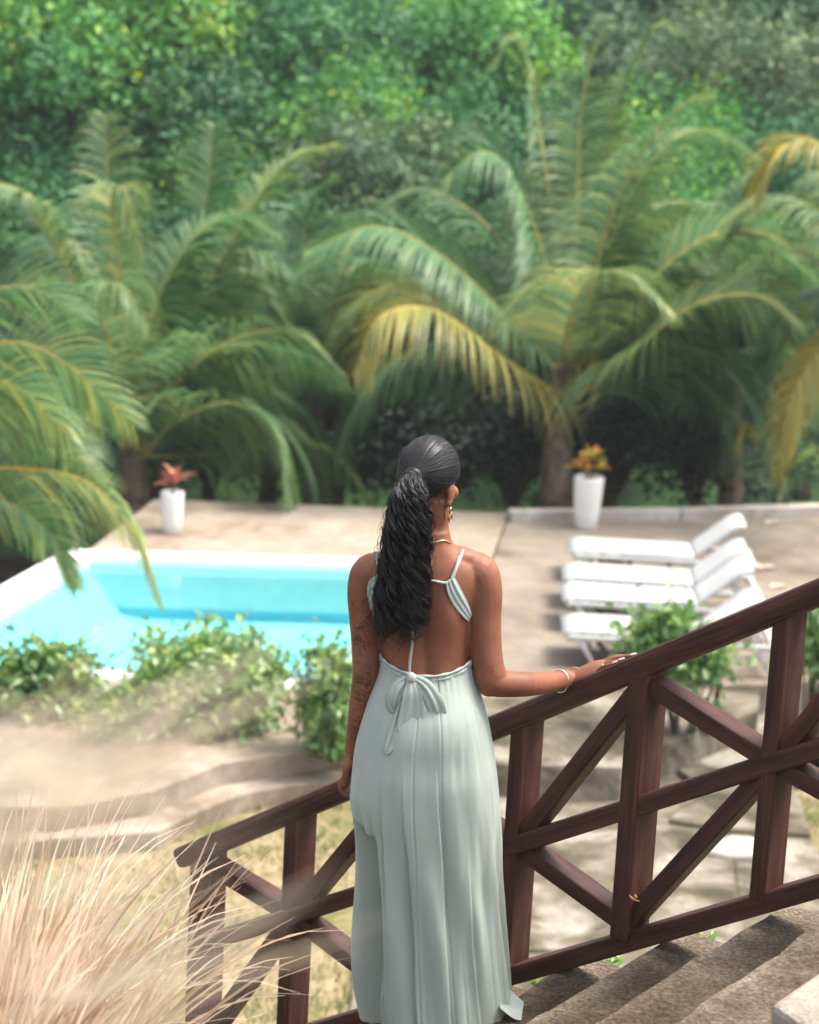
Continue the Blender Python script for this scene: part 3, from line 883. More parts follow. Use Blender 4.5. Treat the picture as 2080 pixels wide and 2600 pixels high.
palm('coconut_palm', (360, 1330), 25.6, -4.2, (330, 1150), .15, [
    dict(p=[(290, 970, 0), (370, 890, -.5), (480, 848, -.8), (570, 900, -1.0), (612, 1040, -1.2)], t=.5, l=.8, h=.9, r=.5),
    dict(p=[(300, 960, 0), (380, 800, -.2), (500, 712, -.4), (620, 702, -.6), (725, 790, -.8)], t=.45, l=.8, h=.8, r=.5),
    dict(p=[(300, 960, .3), (420, 960, .8), (620, 930, 1.0), (710, 960, 1.0), (790, 1060, 1.0)], t=.55, l=.6, h=.9),
    dict(p=[(285, 950, 0), (310, 700, .4), (400, 510, .7), (500, 455, .9), (590, 500, 1.0)], t=.4, l=.8),
    dict(p=[(270, 940, 0), (240, 650, .5), (228, 420, .7), (222, 240, .8)], t=.5, l=.6, b=.1),
    dict(p=[(275, 940, 0), (260, 640, -.2), (235, 440, -.4), (262, 400, -.6), (300, 560, -.8)], t=.6, l=.5, h=1.0),
    dict(p=[(265, 950, 0), (200, 700, -.2), (120, 520, -.4), (60, 420, -.6), (-20, 385, -.8)], t=.55, l=.75, g=1),
    dict(p=[(290, 950, 0), (360, 640, .9), (430, 440, 1.3), (450, 260, 1.5)], t=.35, l=.65, b=.1),
    dict(p=[(295, 950, 0), (420, 640, 1.3), (540, 420, 1.8), (620, 330, 2.0), (710, 300, 2.1)], k=D, t=.8, l=.65),
    dict(p=[(280, 950, 0), (240, 760, -.9), (210, 640, -1.3), (250, 598, -1.6), (312, 690, -1.8)], t=.45, l=.7, h=.9),
    dict(p=[(300, 970, .2), (420, 830, 1.2), (560, 760, 1.8), (680, 830, 2.1)], k=D, t=.35, l=.8),
    dict(p=[(295, 955, .2), (400, 720, 1.2), (520, 600, 1.8), (640, 600, 2.2), (740, 690, 2.4)], k=D, t=.5, l=.8),
    dict(p=[(290, 955, .2), (370, 740, .8), (440, 620, 1.2), (530, 590, 1.4), (600, 680, 1.6)], k=D, t=.5, l=.75),
    dict(p=[(270, 955, .2), (180, 800, .8), (90, 720, 1.2), (0, 760, 1.4)], k=D, t=.4, l=.75),
    dict(p=[(270, 970, .2), (200, 900, 1.0), (120, 890, 1.4), (40, 980, 1.6)], k=D, t=.3, l=.75),
    dict(p=[(275, 950, .2), (250, 720, .6), (200, 560, 1.0), (120, 500, 1.3), (40, 560, 1.5)], k=D, t=.5, l=.75),
], 'bushy coconut palm standing beyond the pool behind the smaller pot', seed=2, ll=.74, extra=22, flen=3.3, crown_px=(340, 1130))
palm('coconut_palm', (-330, 1500), 17.5, -3.0, (-300, 1250), .14, [
    dict(p=[(-240, 1000, 0), (-120, 800, 0), (0, 722, -.1), (130, 760, -.2), (285, 900, -.3)], t=.55, l=.62, g=1, w=.026, h=.22, b=.1, n=84, r=1.15),
    dict(p=[(-240, 1040, 0), (-100, 1000, -.3), (30, 985, -.5), (170, 1010, -.7), (270, 1100, -.9), (335, 1260, -1.1)], t=.7, l=.56, w=.026, h=.40, g=1, n=84, r=.9, b=.1),
    dict(p=[(-250, 980, 0), (-150, 720, .4), (-40, 620, .5), (70, 610, .6), (180, 680, .7)], t=.5, l=.6, w=.026, n=76, r=1.0, h=.25, b=.1),
    dict(p=[(-240, 1030, 0), (-120, 900, .3), (0, 860, .4), (110, 900, .5), (210, 1020, .6)], t=.45, l=.6, w=.026, n=80, h=.35, r=.9, b=.1),
    dict(p=[(-240, 1050, 0), (-120, 1040, .3), (20, 1060, .4), (110, 1130, .5), (160, 1240, .5)], t=.5, l=.5, w=.026, n=72, r=.8, h=.35),
    dict(p=[(-240, 1000, 0), (-140, 850, -.3), (-40, 800, -.5), (60, 830, -.6), (150, 930, -.7)], t=.6, l=.6, w=.026, n=76, h=.3, r=1.1, b=.1),
], 'coconut palm at the left edge with fronds over the pool corner', seed=3, ll=.6, lk=1.45, extra=7, flen=2.3, crown_px=(-290, 1230))
palm('coconut_palm', (2330, 1300), 25.2, -4.2, (2300, 800), .15, [
    dict(p=[(1900, 620, 0), (1820, 400, -.2), (1730, 310, -.3), (1650, 310, -.4), (1590, 410, -.5)], k=Gd, g=1, t=.3, l=.75),
    dict(p=[(1900, 660, 0), (1800, 520, .3), (1700, 430, .5), (1600, 430, .7), (1520, 520, .8)], t=.6, l=.75),
    dict(p=[(1900, 700, 0), (1820, 680, -.3), (1740, 720, -.5), (1670, 830, -.7), (1640, 960, -.8)], k=Gd, t=.3, l=.6, h=.9),
    dict(p=[(1900, 700, .4), (1800, 620, 1.0), (1700, 640, 1.3), (1620, 760, 1.5)], k=D, t=.4, l=.8),
    dict(p=[(1900, 640, .4), (1840, 480, .9), (1780, 380, 1.2), (1700, 380, 1.4)], k=D, t=.6, l=.7),
], 'yellowing coconut palm leaning in from the right edge above the terrace', seed=4)
palm('coconut_palm', (800, 1300), 28.2, -4.6, (790, 1000), .14, [
    dict(p=[(655, 800, 0), (700, 640, -.3), (760, 520, -.6), (830, 500, -.9), (890, 600, -1.1)], t=.4, l=.75, h=.8),
    dict(p=[(655, 800, 0), (600, 640, -.3), (540, 540, -.6), (480, 540, -.9), (430, 640, -1.1)], t=.45, l=.75, h=.8),
    dict(p=[(655, 800, 0), (640, 600, .2), (650, 450, .3), (700, 370, .3)], t=.35, l=.65),
    dict(p=[(655, 820, 0), (720, 740, -.6), (800, 720, -1.0), (860, 800, -1.2)], k=D, t=.5, l=.8, h=.8),
    dict(p=[(655, 820, 0), (590, 740, -.6), (520, 730, -1.0), (470, 820, -1.2)], k=D, t=.5, l=.8, h=.8),
], 'coconut palm in the gap between the two bigger palms', seed=6, ll=.72, extra=12, flen=2.8, crown_px=(790, 980))
palm('coconut_palm', (1860, 1300), 28.6, -4.6, (1850, 960), .14, [
    dict(p=[(1535, 780, 0), (1480, 640, -.4), (1420, 570, -.7), (1350, 590, -.9)], t=.4, l=.75, h=.8),
    dict(p=[(1535, 780, 0), (1590, 600, -.2), (1660, 520, -.4), (1740, 560, -.6)], t=.5, l=.75, h=.8),
    dict(p=[(1535, 780, 0), (1540, 560, .3), (1560, 420, .4), (1600, 350, .4)], t=.5, l=.65),
    dict(p=[(1535, 800, 0), (1620, 740, -.6), (1700, 760, -.9), (1740, 860, -1.1)], k=D, t=.5, l=.8, h=.9),
], 'coconut palm filling the gap right of the tall palm', seed=7, ll=.72, extra=12, flen=2.8, crown_px=(1850, 950))
palm('palm_seedling', (1985, 1330), 26.4, -4.0, (1975, 1280), .05, [
    dict(p=[(1640, 1060, 0), (1620, 980, 0), (1585, 905, -.1), (1560, 900, -.2), (1545, 950, -.3)], k=Gd, t=.25, l=.35, n=26),
    dict(p=[(1640, 1060, 0), (1660, 1000, 0), (1700, 960, 0), (1740, 970, 0)], k=D, t=.8, l=.4, n=26),
    dict(p=[(1640, 1060, 0), (1640, 960, .2), (1650, 880, .3), (1680, 850, .3)], t=.4, l=.4, n=26),
], 'small palm seedling in the shade behind the kerb at the right', seed=5)

# ================================================================== FOLIAGE
def leaf_cloud(name, P, Dv, Nv, L, W, mat, parent, tint, smooth=False):
    """many four-cornered folded leaves in one mesh"""
    n = len(P)
    Dv = Dv / np.linalg.norm(Dv, axis=1)[:, None]
    S = np.cross(Dv, Nv); S /= (np.linalg.norm(S, axis=1)[:, None] + 1e-9)
    Nn = np.cross(S, Dv)
    L = L[:, None]; W = W[:, None]
    v0 = P; v1 = P + Dv * L * .45 - S * W * .5 + Nn * W * .16; v2 = P + Dv * L - Nn * L * .10; v3 = P + Dv * L * .45 + S * W * .5 + Nn * W * .16
    Vt = np.stack([v0, v1, v2, v3], 1).reshape(-1, 3)
    i = np.arange(n) * 4
    F = np.stack([np.stack([i, i + 1, i + 2], 1), np.stack([i, i + 2, i + 3], 1)], 1).reshape(-1, 3)
    return obj(name, Vt, F.astype(np.int32), mat, parent, smooth, True, np.repeat(tint, 4))
def unit(n, rs_):
    v = rs_.normal(size=(n, 3)); return v / np.linalg.norm(v, axis=1)[:, None]
def crown_points(rs_, c, rad, nclump, per, spread, shell=(.62, 1.0), flat_bottom=True):
    d = unit(nclump, rs_)
    if flat_bottom: d[:, 2] = np.where(d[:, 2] < -.35, -d[:, 2] * .6, d[:, 2])
    rr = rs_.uniform(shell[0], shell[1], (nclump, 1))
    cc = np.array(c) + d * rr * np.array(rad)
    ct = rs_.uniform(0, 1, nclump)
    size = rs_.uniform(.6, 1.4, nclump)
    P = np.repeat(cc, per, 0) + rs_.normal(size=(nclump * per, 3)) * spread * np.repeat(size, per)[:, None]
    D0 = P - np.repeat(cc - d * spread * 1.2, per, 0)
    D0 /= np.linalg.norm(D0, axis=1)[:, None] + 1e-9
    Dv = D0 * .35 + unit(len(P), rs_) * .9 + np.array((0, 0, -.15))
    Nv = D0 * .9 + unit(len(P), rs_) * .45 + np.array((0, 0, .55))
    tint = np.clip(np.repeat(ct ** 1.6, per) * .7 + rs_.uniform(0, .25, len(P)), 0, 1)
    return P, Dv, Nv, tint
M['shrub'] = leaf_mat('glossy_shrub_leaf', (0.06, 0.16, 0.05), (0.19, 0.34, 0.085), .32, .30, .6, c2=(0.46, 0.52, 0.16))
M['shrub_tan'] = leaf_mat('sun_bleached_shrub_leaf', (0.10, 0.15, 0.05), (0.30, 0.29, 0.12), .3, .4, .4, c2=(0.46, 0.40, 0.22))
M['bark'] = concrete('bark', (0.16, 0.12, 0.09), (0.07, 0.05, 0.035), (0.26, 0.21, 0.17), 4, 14, .9, .8)
M['flower'] = plain('pale_pink_petal', (0.80, 0.62, 0.56), .6, .3)
def shrub(name, blobs, Y, z0, n, L, mat, label, seed, flowers=()):
    """blobs: (px, py, radius in px) seen in the photograph; the bush stands at distance Y"""
    rs_ = np.random.RandomState(seed)
    cs = [A(x, y, Y + dy) for x, y, r_, dy in blobs]
    base = Vector((sum(c.x for c in cs) / len(cs), sum(c.y for c in cs) / len(cs), z0))
    e = empty(name, base, label, 'shrub')
    Ps = []
    tot = sum(b[2] ** 2 for b in blobs)
    for c, (x, y, r_, dy) in zip(cs, blobs):
        rr = r_ / FPX * Y
        k = max(6, int(n * 1.7 * r_ * r_ / tot / 9)); rr *= 1.1
        Ps.append(crown_points(rs_, c, (rr, rr * .9, rr * .95), k, 9, L * .8, (.35, 1.18)))
    for c, (x, y, r_, dy) in zip(cs, blobs):        # loose shoots standing out of the mass
        rr = r_ / FPX * Y
        for k in range(5):
            d = unit(1, rs_)[0]; d[2] = abs(d[2]) * 1.2 + .25; d /= np.linalg.norm(d)
            m = 9; tt = np.linspace(.6, 1.75, m)[:, None]
            P_ = np.array(c) + d * rr * tt + rs_.normal(size=(m, 3)) * .012
            Ps.append((P_, d * .4 + unit(m, rs_) * .9, np.tile(np.array((0, -.3, 1.0)), (m, 1)) + unit(m, rs_) * .4, np.clip(rs_.uniform(.3, 1, m), 0, 1)))
    P = np.concatenate([q[0] for q in Ps]); Dv = np.concatenate([q[1] for q in Ps]); Nv = np.concatenate([q[2] for q in Ps]); t = np.concatenate([q[3] for q in Ps])
    leaf_cloud('foliage', P, Dv, Nv, rs_.uniform(.7, 1.25, len(P)) * L, rs_.uniform(.45, .6, len(P)) * L, mat, e, t)
    mb = MB()
    for c in cs:
        for k in range(3):
            q = c + Vector((rs_.uniform(-.1, .1), rs_.uniform(-.1, .1), rs_.uniform(-.1, .05)))
            foot = base.lerp(Vector((c.x, c.y, z0)), .75)
            mid = foot.lerp(q, .5) + Vector((rs_.uniform(-.05, .05), 0, .03))
            mb.tube([foot + Vector((rs_.uniform(-.04, .04), rs_.uniform(-.04, .04), -.05)), mid, q], [.016, .011, .005], 5)
    mb.build('stems', M['bark'], e)
    for x, y in flowers:
        c = A(x, y, Y - .3); mb = MB()
        for k in range(5):
            a = 2 * math.pi * k / 5
            broad_leaf(mb, c, Vector((math.cos(a), -.4, math.sin(a))), Vector((0, -1, .2)), .055, .05, .1, .5)
        mb.build('flower', M['flower'], e)
    return e
shrub('garden_shrub', [(70, 1735, 80, 0), (160, 1725, 80, .1), (60, 1830, 85, 0), (160, 1820, 85, 0), (30, 1900, 70, 0), (120, 1890, 70, -.1), (60, 1940, 60, 0), (150, 1930, 55, 0)], 17.2, ZP + .03, 2100, .098, M['shrub'], 'leafy green shrub at the far left below the pool edge', 21)
shrub('garden_shrub', [(440, 1690, 70, .5), (570, 1680, 75, .4), (650, 1720, 60, .3), (450, 1850, 80, .1), (400, 1905, 55, .2), (470, 1910, 55, .25), (540, 1900, 48, .3), (300, 1900, 70, 0), (360, 1950, 55, -.2), (250, 1930, 60, -.2), (480, 1760, 95, 0), (610, 1770, 75, 0), (640, 1835, 42, 0), (540, 1850, 70, -.1), (400, 1800, 70, -.2), (340, 1800, 60, -.1), (270, 1860, 75, -.3)], 17.0, ZP + .03, 3900, .098, M['shrub'], 'wide green flowering shrub between the pool and the dry grass', 22)
shrub('garden_shrub', [(815, 1695, 34, 0), (862, 1722, 34, .1), (805, 1780, 38, 0), (850, 1805, 44, 0), (815, 1855, 30, 0), (862, 1890, 24, -.1)], 16.6, ZP + .03, 900, .095, M['shrub'], 'slim upright shrub just left of the woman', 23)
shrub('garden_shrub', [(1690, 1612, 34, 0), (1660, 1635, 30, .1), (1735, 1655, 38, 0), (1785, 1690, 36, 0), (1825, 1660, 18, .1), (1715, 1700, 30, 0), (1635, 1620, 14, 0), (1700, 1580, 12, .1)], 17.6, ZP, 620, .115, M['shrub'], 'light green shrub behind the handrail in front of the loungers', 24)
shrub('garden_shrub', [(2075, 1590, 45, 0), (2105, 1650, 60, 0), (2085, 1700, 40, 0)], 17.4, ZP, 320, .11, M['shrub'], 'green shrub cut by the right edge behind the railing post', 25)

# ---- wooded hillside: trees
M['tree_a'] = leaf_mat('bright_green_tree_leaf', (0.018, 0.11, 0.036), (0.09, 0.27, 0.05), .25, .5, .3, c2=(0.50, 0.60, 0.09), own=.32)
M['tree_b'] = leaf_mat('deep_green_tree_leaf', (0.014, 0.088, 0.042), (0.045, 0.185, 0.065), .22, .5, .3, c2=(0.18, 0.38, 0.09), own=.32)
M['tree_c'] = leaf_mat('olive_tree_leaf', (0.045, 0.11, 0.06), (0.13, 0.21, 0.095), .22, .5, .3, c2=(0.32, 0.36, 0.14), own=.32)
M['tree_d'] = leaf_mat('shade_painted_leaf', (0.009, 0.023, 0.016), (0.016, 0.038, 0.022), .1, .5, .25)  # shade under the palms is put into this near-black leaf colour
def tree_proto(seed, mat, rx, rz, nclump, per, leaf, trunk_h, spread=.30, lobes=6):
    """crown centre at local height trunk_h; several lobes of leaf clumps on limbs"""
    rs_ = np.random.RandomState(seed)
    e = empty('tree', (0, 0, 0))
    Ps = []; mb = MB()
    C0 = Vector((0, 0, trunk_h))
    mb.tube([(0, 0, 0), (.1, .05, trunk_h * .5), (0, 0, trunk_h + rz * .3)], [.22, .16, .06], 8)
    for k in range(lobes):
        a = 2 * math.pi * k / lobes + rs_.uniform(-.4, .4); el = rs_.uniform(-.3, 1.2)
        c = C0 + Vector((math.cos(a) * math.cos(el) * rx * .58, math.sin(a) * math.cos(el) * rx * .58, math.sin(el) * rz * .62))
        mb.tube([(0, 0, trunk_h * .55), tuple((C0 * .6 + c * .4)), tuple(c)], [.11, .07, .025], 6)
        s = rs_.uniform(.42, .62)
        Ps.append(crown_points(rs_, c, (rx * s, rx * s, rz * s), nclump // lobes, per, spread, (.55, 1.05)))
    P = np.concatenate([q[0] for q in Ps]); Dv = np.concatenate([q[1] for q in Ps]); Nv = np.concatenate([q[2] for q in Ps]); t = np.concatenate([q[3] for q in Ps])
    leaf_cloud('crown', P, Dv, Nv, rs_.uniform(.7, 1.3, len(P)) * leaf, rs_.uniform(.45, .65, len(P)) * leaf, mat, e, t)
    mb.build('trunk', M['bark'], e)
    return e
def strip(o):
    for c in list(o.children): bpy.data.objects.remove(c, do_unlink=True)
    bpy.data.objects.remove(o, do_unlink=True)
protos = {
    'a1': tree_proto(31, M['tree_a'], 2.3, 2.2, 96, 64, .19, 3.0, .27),
    'a2': tree_proto(32, M['tree_a'], 2.6, 2.0, 105, 62, .18, 3.0, .27, lobes=7),
    'b1': tree_proto(33, M['tree_b'], 2.4, 3.0, 126, 58, .17, 4.0, .27, lobes=9),
    'b2': tree_proto(34, M['tree_b'], 2.8, 2.4, 112, 60, .19, 3.2, .29, lobes=8),
    'c1': tree_proto(35, M['tree_c'], 2.6, 2.1, 105, 62, .18, 3.0, .27, lobes=7),
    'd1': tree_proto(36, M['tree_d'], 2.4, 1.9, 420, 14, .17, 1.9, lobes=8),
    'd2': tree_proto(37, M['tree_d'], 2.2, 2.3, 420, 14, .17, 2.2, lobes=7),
}
hts = {'a1': 3, 'a2': 3, 'b1': 4, 'b2': 3.2, 'c1': 3, 'd1': 1.9, 'd2': 2.2}
used = set()
def put_tree(kind, px, py, Y, sc, rz, label, group):
    c = A(px, py, Y)
    o = protos[kind] if kind not in used else copy_tree(protos[kind])
    used.add(kind)
    o.location = (c.x, c.y, c.z - hts[kind] * sc); o.scale = (sc, sc, sc); o.rotation_euler = (0, 0, rz)
    tag(o, label, 'tree', group)
TR = [
    ('a1', 90, 360, 37, .95, .2, 'bright green leafy tree at the left edge behind the left palm'),
    ('a1', 330, 250, 39, 1.05, 2.0, 'bright green tree with yellow-green tips at the upper left'),
    ('b2', 60, 60, 46, 1.3, 1.0, 'deep green tree in the top left corner'),
    ('a2', 250, 40, 47, 1.0, 4.1, 'yellow-green tree top at the upper left edge of the picture'),
    ('b1', 640, 230, 41, 1.0, .5, 'tall deep green tree hung with vines left of centre'),
    ('b1', 790, 300, 42, .9, 3.5, 'tall deep green tree beside the vine-hung tree, left of the centre palm'),
    ('b2', 480, 480, 37, .8, 5.0, 'dark green tree low behind the left palm fronds'),
    ('a2', 560, 560, 35, .55, 1.4, 'small yellow-green tree between the two big palms, left one'),
    ('a2', 930, 420, 38, .75, 2.6, 'yellow-green bushy tree just right of the vine-hung tree'),
    ('c1', 980, 560, 35.5, .7, .4, 'olive green bushy tree behind the long left frond of the big palm'),
    ('a1', 1180, 300, 43, .95, 3.0, 'bright yellow-green tree behind the crown of the big palm'),
    ('c1', 1050, 160, 55, 1.2, 2.0, 'olive grey tree on the hill above the centre'),
    ('c1', 1900, 330, 42, .9, 5.2, 'olive tree with slender tops at the upper right'),
    ('a2', 1700, 430, 40, .7, 1.0, 'yellow-green bushy tree right of the big palm'),
    ('a1', 1640, 620, 36, .6, 4.0, 'small bright green tree low at the right of the big palm'),
    ('b2', 1620, 200, 52, 1.2, 1.9, 'dark green tree on the upper hill right of the big palm'),
    ('b2', 1990, 200, 50, 1.2, .3, 'dark green tree at the upper right edge'),
    ('b1', 1990, 560, 38, .7, 2.2, 'deep green tree low at the right edge behind the yellowing palm'),
    ('b2', 1250, 560, 36, .75, 2.9, 'dark green tree directly behind the stems of the big palm'),
    ('a2', 1800, 700, 34.5, .6, 3.3, 'small green tree behind the right fronds'),
    ('a2', 330, 830, 33.5, .6, 2.5, 'green bush in the gap between the fronds of the left palm'),
    ('b2', 640, 800, 33.5, .7, 1.1, 'deep green bush behind the right-hand fronds of the left palm'),
    ('c1', 860, 760, 34.0, .6, 3.7, 'olive bush in the gap between the two big palms'),
    ('b2', 1120, 820, 33.5, .65, 0.7, 'deep green bush left of the big palm trunk'),
    ('b1', 1560, 850, 33.5, .5, 2.4, 'deep green bush right of the big palm trunk'),
    ('b2', 1850, 880, 33.5, .6, 4.4, 'deep green bush under the right-hand fronds'),
    ('b1', 150, 640, 35, .7, 5.5, 'deep green tree low at the left edge behind palm fronds'),
]
for k, x, y, Y, s, rz, lb in TR: put_tree(k, x, y, Y, s, rz, lb, 'trees on the slope behind the palms')
r3 = random.Random(5)
ORD = ['first', 'second', 'third', 'fourth', 'fifth', 'sixth', 'seventh', 'eighth', 'ninth', 'tenth', 'eleventh', 'twelfth', 'thirteenth', 'fourteenth']
ROWS = ['lowest', 'second lowest', 'middle', 'second highest', 'highest']
kinds = ['b2', 'c1', 'a2', 'b1', 'b2', 'c1', 'a1']
n_far = 0
for row, (Y, py) in enumerate(((50, 330), (58, 190), (68, 95), (80, 20), (94, -40))):
    m = (Y - 10) * .72 / 3.4
    cnt = int(6 + row * .8)
    for i in range(cnt):
        px = -120 + (2320) * (i + r3.uniform(.1, .9)) / cnt
        put_tree(r3.choice(kinds), px, py + r3.uniform(-40, 40), Y + r3.uniform(-4, 4), r3.uniform(1.15, 1.6) * (1 + row * .12), r3.uniform(0, 6.3), 'tree crown on the far hillside, %s row, %s from the left' % (ROWS[row], ORD[i]), 'trees of the far hillside')
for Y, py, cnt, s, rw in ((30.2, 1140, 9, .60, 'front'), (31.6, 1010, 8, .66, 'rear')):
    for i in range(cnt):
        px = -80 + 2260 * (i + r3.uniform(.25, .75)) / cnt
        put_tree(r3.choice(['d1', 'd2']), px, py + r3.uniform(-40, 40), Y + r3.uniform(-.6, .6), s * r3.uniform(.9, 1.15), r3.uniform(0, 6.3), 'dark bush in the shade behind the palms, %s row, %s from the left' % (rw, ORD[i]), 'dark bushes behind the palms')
for k in list(protos):
    if k not in used: strip(protos[k])

# ================================================================== GRASS
M['dry_grass'] = leaf_mat('dry_straw_grass', (0.38, 0.26, 0.165), (0.62, 0.475, 0.33), .35, .5, .3, c2=(0.83, 0.71, 0.55))
M['lawn_blade'] = leaf_mat('lawn_blade', (0.07, 0.14, 0.03), (0.20, 0.24, 0.06), .3, .6, .2, c2=(0.46, 0.38, 0.17))
def blade(mb, p, d, L, w, droop, r, n=7, t=.5):
    d = d.normalized(); rows = []
    q = Vector(p); side = d.cross(Vector((r.uniform(-1, 1), r.uniform(-1, 1), .2)))
    side = side.normalized() if side.length > .05 else Vector((1, 0, 0))
    sw = Vector((r.uniform(-1, 1), r.uniform(-1, 1), 0)) * .06
    for i in range(n + 1):
        u = i / n; ww = w * (1 - u ** 1.6) * .5 + .0006
        rows.append([q - side * ww, q + side * ww])
        d = (d + Vector((0, 0, -droop * (.3 + 1.4 * u) / n)) + sw * (u)).normalized()
        q = q + d * (L / n)
    mb.grid(rows, t)
def tuft(name, base, n, L, w, lean, spread, rad, label, seed, droop=1.3):
    r = random.Random(seed)
    e = empty(name, base, label, 'grass')
    mb = MB()
    for i in range(n):
        a = r.uniform(0, 2 * math.pi); rr = rad * math.sqrt(r.random())
        p = base + Vector((math.cos(a) * rr, math.sin(a) * rr, -.03))
        d = Vector((math.cos(a) * spread * r.uniform(.1, 1), math.sin(a) * spread * r.uniform(.1, 1), 1)) + lean * r.uniform(.3, 1.2)
        blade(mb, p, d, L * r.uniform(.6, 1.1), w * r.uniform(.6, 1.2), droop * r.uniform(.4, 1.5), r, 8, r.random())
    mb.build('blades', M['dry_grass'], e, tint=True)
    return e
g1 = A(40, 2740, 5.0); print('tuft z', g1.z, 'bank', bank_z(g1))
lean_r = Vector((.55, .05, 0))
for (x, y, Y, n, lb, sd, ln) in ((-60, 2760, 5.1, 330, 'dry straw-coloured grass clump in the lower left corner', 41, Vector((.10, 0, 0))), (100, 2800, 5.3, 190, 'dry straw-coloured grass clump leaning over the lower railing', 42, Vector((.22, .05, 0)))):
    b = A(x, y, Y)
    bz = bank_z(b)
    tuft('dry_grass_clump', b, n, .72, .0115, ln, .62, .20, lb, sd, 1.0)
    # the mound of earth it grows from
    mb = MB(); mb.lathe((b.x, b.y, b.z - .5), [(.55, -.1), (.45, .2), (.3, .42), (.12, .49), (.001, .5)], 16)
    tag(mb.build('earth_mound', M['soil']), kind='structure')
# tall dry grass standing close beside the camera: only a soft straw-coloured veil in the photograph
def near_clump(base, targets, label, seed):
    r = random.Random(seed); e = empty('tall_dry_grass', base, label, 'grass'); mb = MB()
    for (px, py, sx, sy, n, Y0, Y1, ey) in targets:
        for i in range(n):
            Y = r.uniform(Y0, Y1)
            tip = A(r.gauss(px, sx), r.gauss(py, sy), Y)
            b = base + Vector((r.uniform(-.07, .07), r.uniform(-.12, .12), 0))
            ent = A(r.gauss(-160, 60), r.gauss(ey, 150), Y)
            m1 = b.lerp(ent, .6) + Vector((-.03 + r.uniform(-.02, .02), 0, 0)); m2 = ent.lerp(tip, .45) + Vector((0, 0, .012))
            P = spline([b, m1, ent, m2, tip], 16)
            w = r.uniform(.003, .0055); sd_ = Vector((r.uniform(-1, 1), r.uniform(-.5, .5), r.uniform(-1, 1)))
            rows = []
            for k, q in enumerate(P):
                T = (P[min(k + 1, 15)] - P[max(k - 1, 0)]).normalized(); s = T.cross(sd_)
                s = s.normalized() if s.length > .05 else Vector((1, 0, 0))
                ww = w * (1 - (k / 15) ** 4) * .5 + .0004
                rows.append([q - s * ww, q + s * ww])
            mb.grid(rows, r.uniform(.55, 1))
    mb.build('blades', M['dry_grass'], e, tint=True)
near_clump(Vector((-.58, 1.45, 1.22)), [(590, 1745, 170, 100, 20, 1.1, 1.8, 2200), (420, 1860, 170, 120, 13, 1.1, 1.8, 2300)], 'tall dry grass close to the camera, blurred over the shrubs', 51)
near_clump(Vector((-.52, 1.25, 1.22)), [(780, 2270, 140, 100, 12, 1.0, 1.5, 2750), (540, 2520, 160, 100, 4, 1.0, 1.5, 2900)], 'tall dry grass close to the camera, blurred over the lower railing', 52)
# lawn: short worn grass between the garden step and the stairs
def lawn_grass():
    rs_ = np.random.RandomState(3)
    n = 60000
    x = rs_.uniform(-4.6, 4.5, n); y = rs_.uniform(9.5, 17.0, n)
    keep = []
    for i in range(n):
        v = mnoise.noise(Vector((x[i] * .9, y[i] * .9, 2))) + .5 * mnoise.noise(Vector((x[i] * 2.7, y[i] * 2.7, 7)))
        keep.append(v > rs_.uniform(-.35, .45))
    keep = np.array(keep)
    pd = np.array([[p.x, p.y] for p in (G(1085, 1975, ZL), G(1575, 1972, ZL), G(1935, 1820, ZL), G(2060, 2130, ZL), G(2300, 2680, ZL), G(900, 2680, ZL), G(990, 2178, ZL))])
    inside = np.zeros(n, bool); j = len(pd) - 1
    for i in range(len(pd)):
        xi, yi = pd[i]; xj, yj = pd[j]
        inside ^= ((yi > y) != (yj > y)) & (x < (xj - xi) * (y - yi) / (yj - yi + 1e-9) + xi)
        j = i
    keep &= ~inside
    x, y = x[keep], y[keep]; n = len(x)
    P = np.stack([x, y, np.full(n, ZL)], 1)
    Dv = rs_.normal(size=(n, 3)) * .45 + np.array((0, 0, 1.0)); Nv = unit(n, rs_)
    t = np.clip(rs_.uniform(0, .8, n) + .2 * np.sin(x * 3 + y * 2), 0, 1)
    o = leaf_cloud('grass', P, Dv, Nv, rs_.uniform(.03, .075, n), rs_.uniform(.008, .014, n), M['lawn_blade'], None, t)
    tag(o, 'short worn green and straw-coloured grass on the lawn below the railing', 'grass', kind='stuff')
lawn_grass()
def weed(px, py, off, dz, n, label, seed):
    c = RAILP(px, py, off); r = random.Random(seed)
    e = empty('weed', c, label, 'weed'); mb = MB()
    for i in range(n):
        a = r.uniform(0, 6.28); d = Vector((math.cos(a), math.sin(a), r.uniform(.4, 1.6)))
        b = c + Vector((r.uniform(-.05, .05), r.uniform(-.04, .04), -.02))
        broad_leaf(mb, b + d.normalized() * .015, d, Vector((0, 0, 1)), r.uniform(.03, .055), r.uniform(.015, .025), .6, r.random(), n=3)
    mb.build('leaves', M['shrub'], e, tint=True)
weed(1545, 2440, -.22, 0, 26, 'small green weed beside the steps under the bottom rail', 61)
weed(1345, 2475, -.25, 0, 30, 'low green weed between the skirt and the steps', 62)
weed(1400, 2462, -.25, 0, 14, 'sparse weed sprig at the outer edge of the steps', 63)
weed(1805, 2380, -.2, 0, 8, 'tiny weed sprig in the stair joint below the middle post', 64)
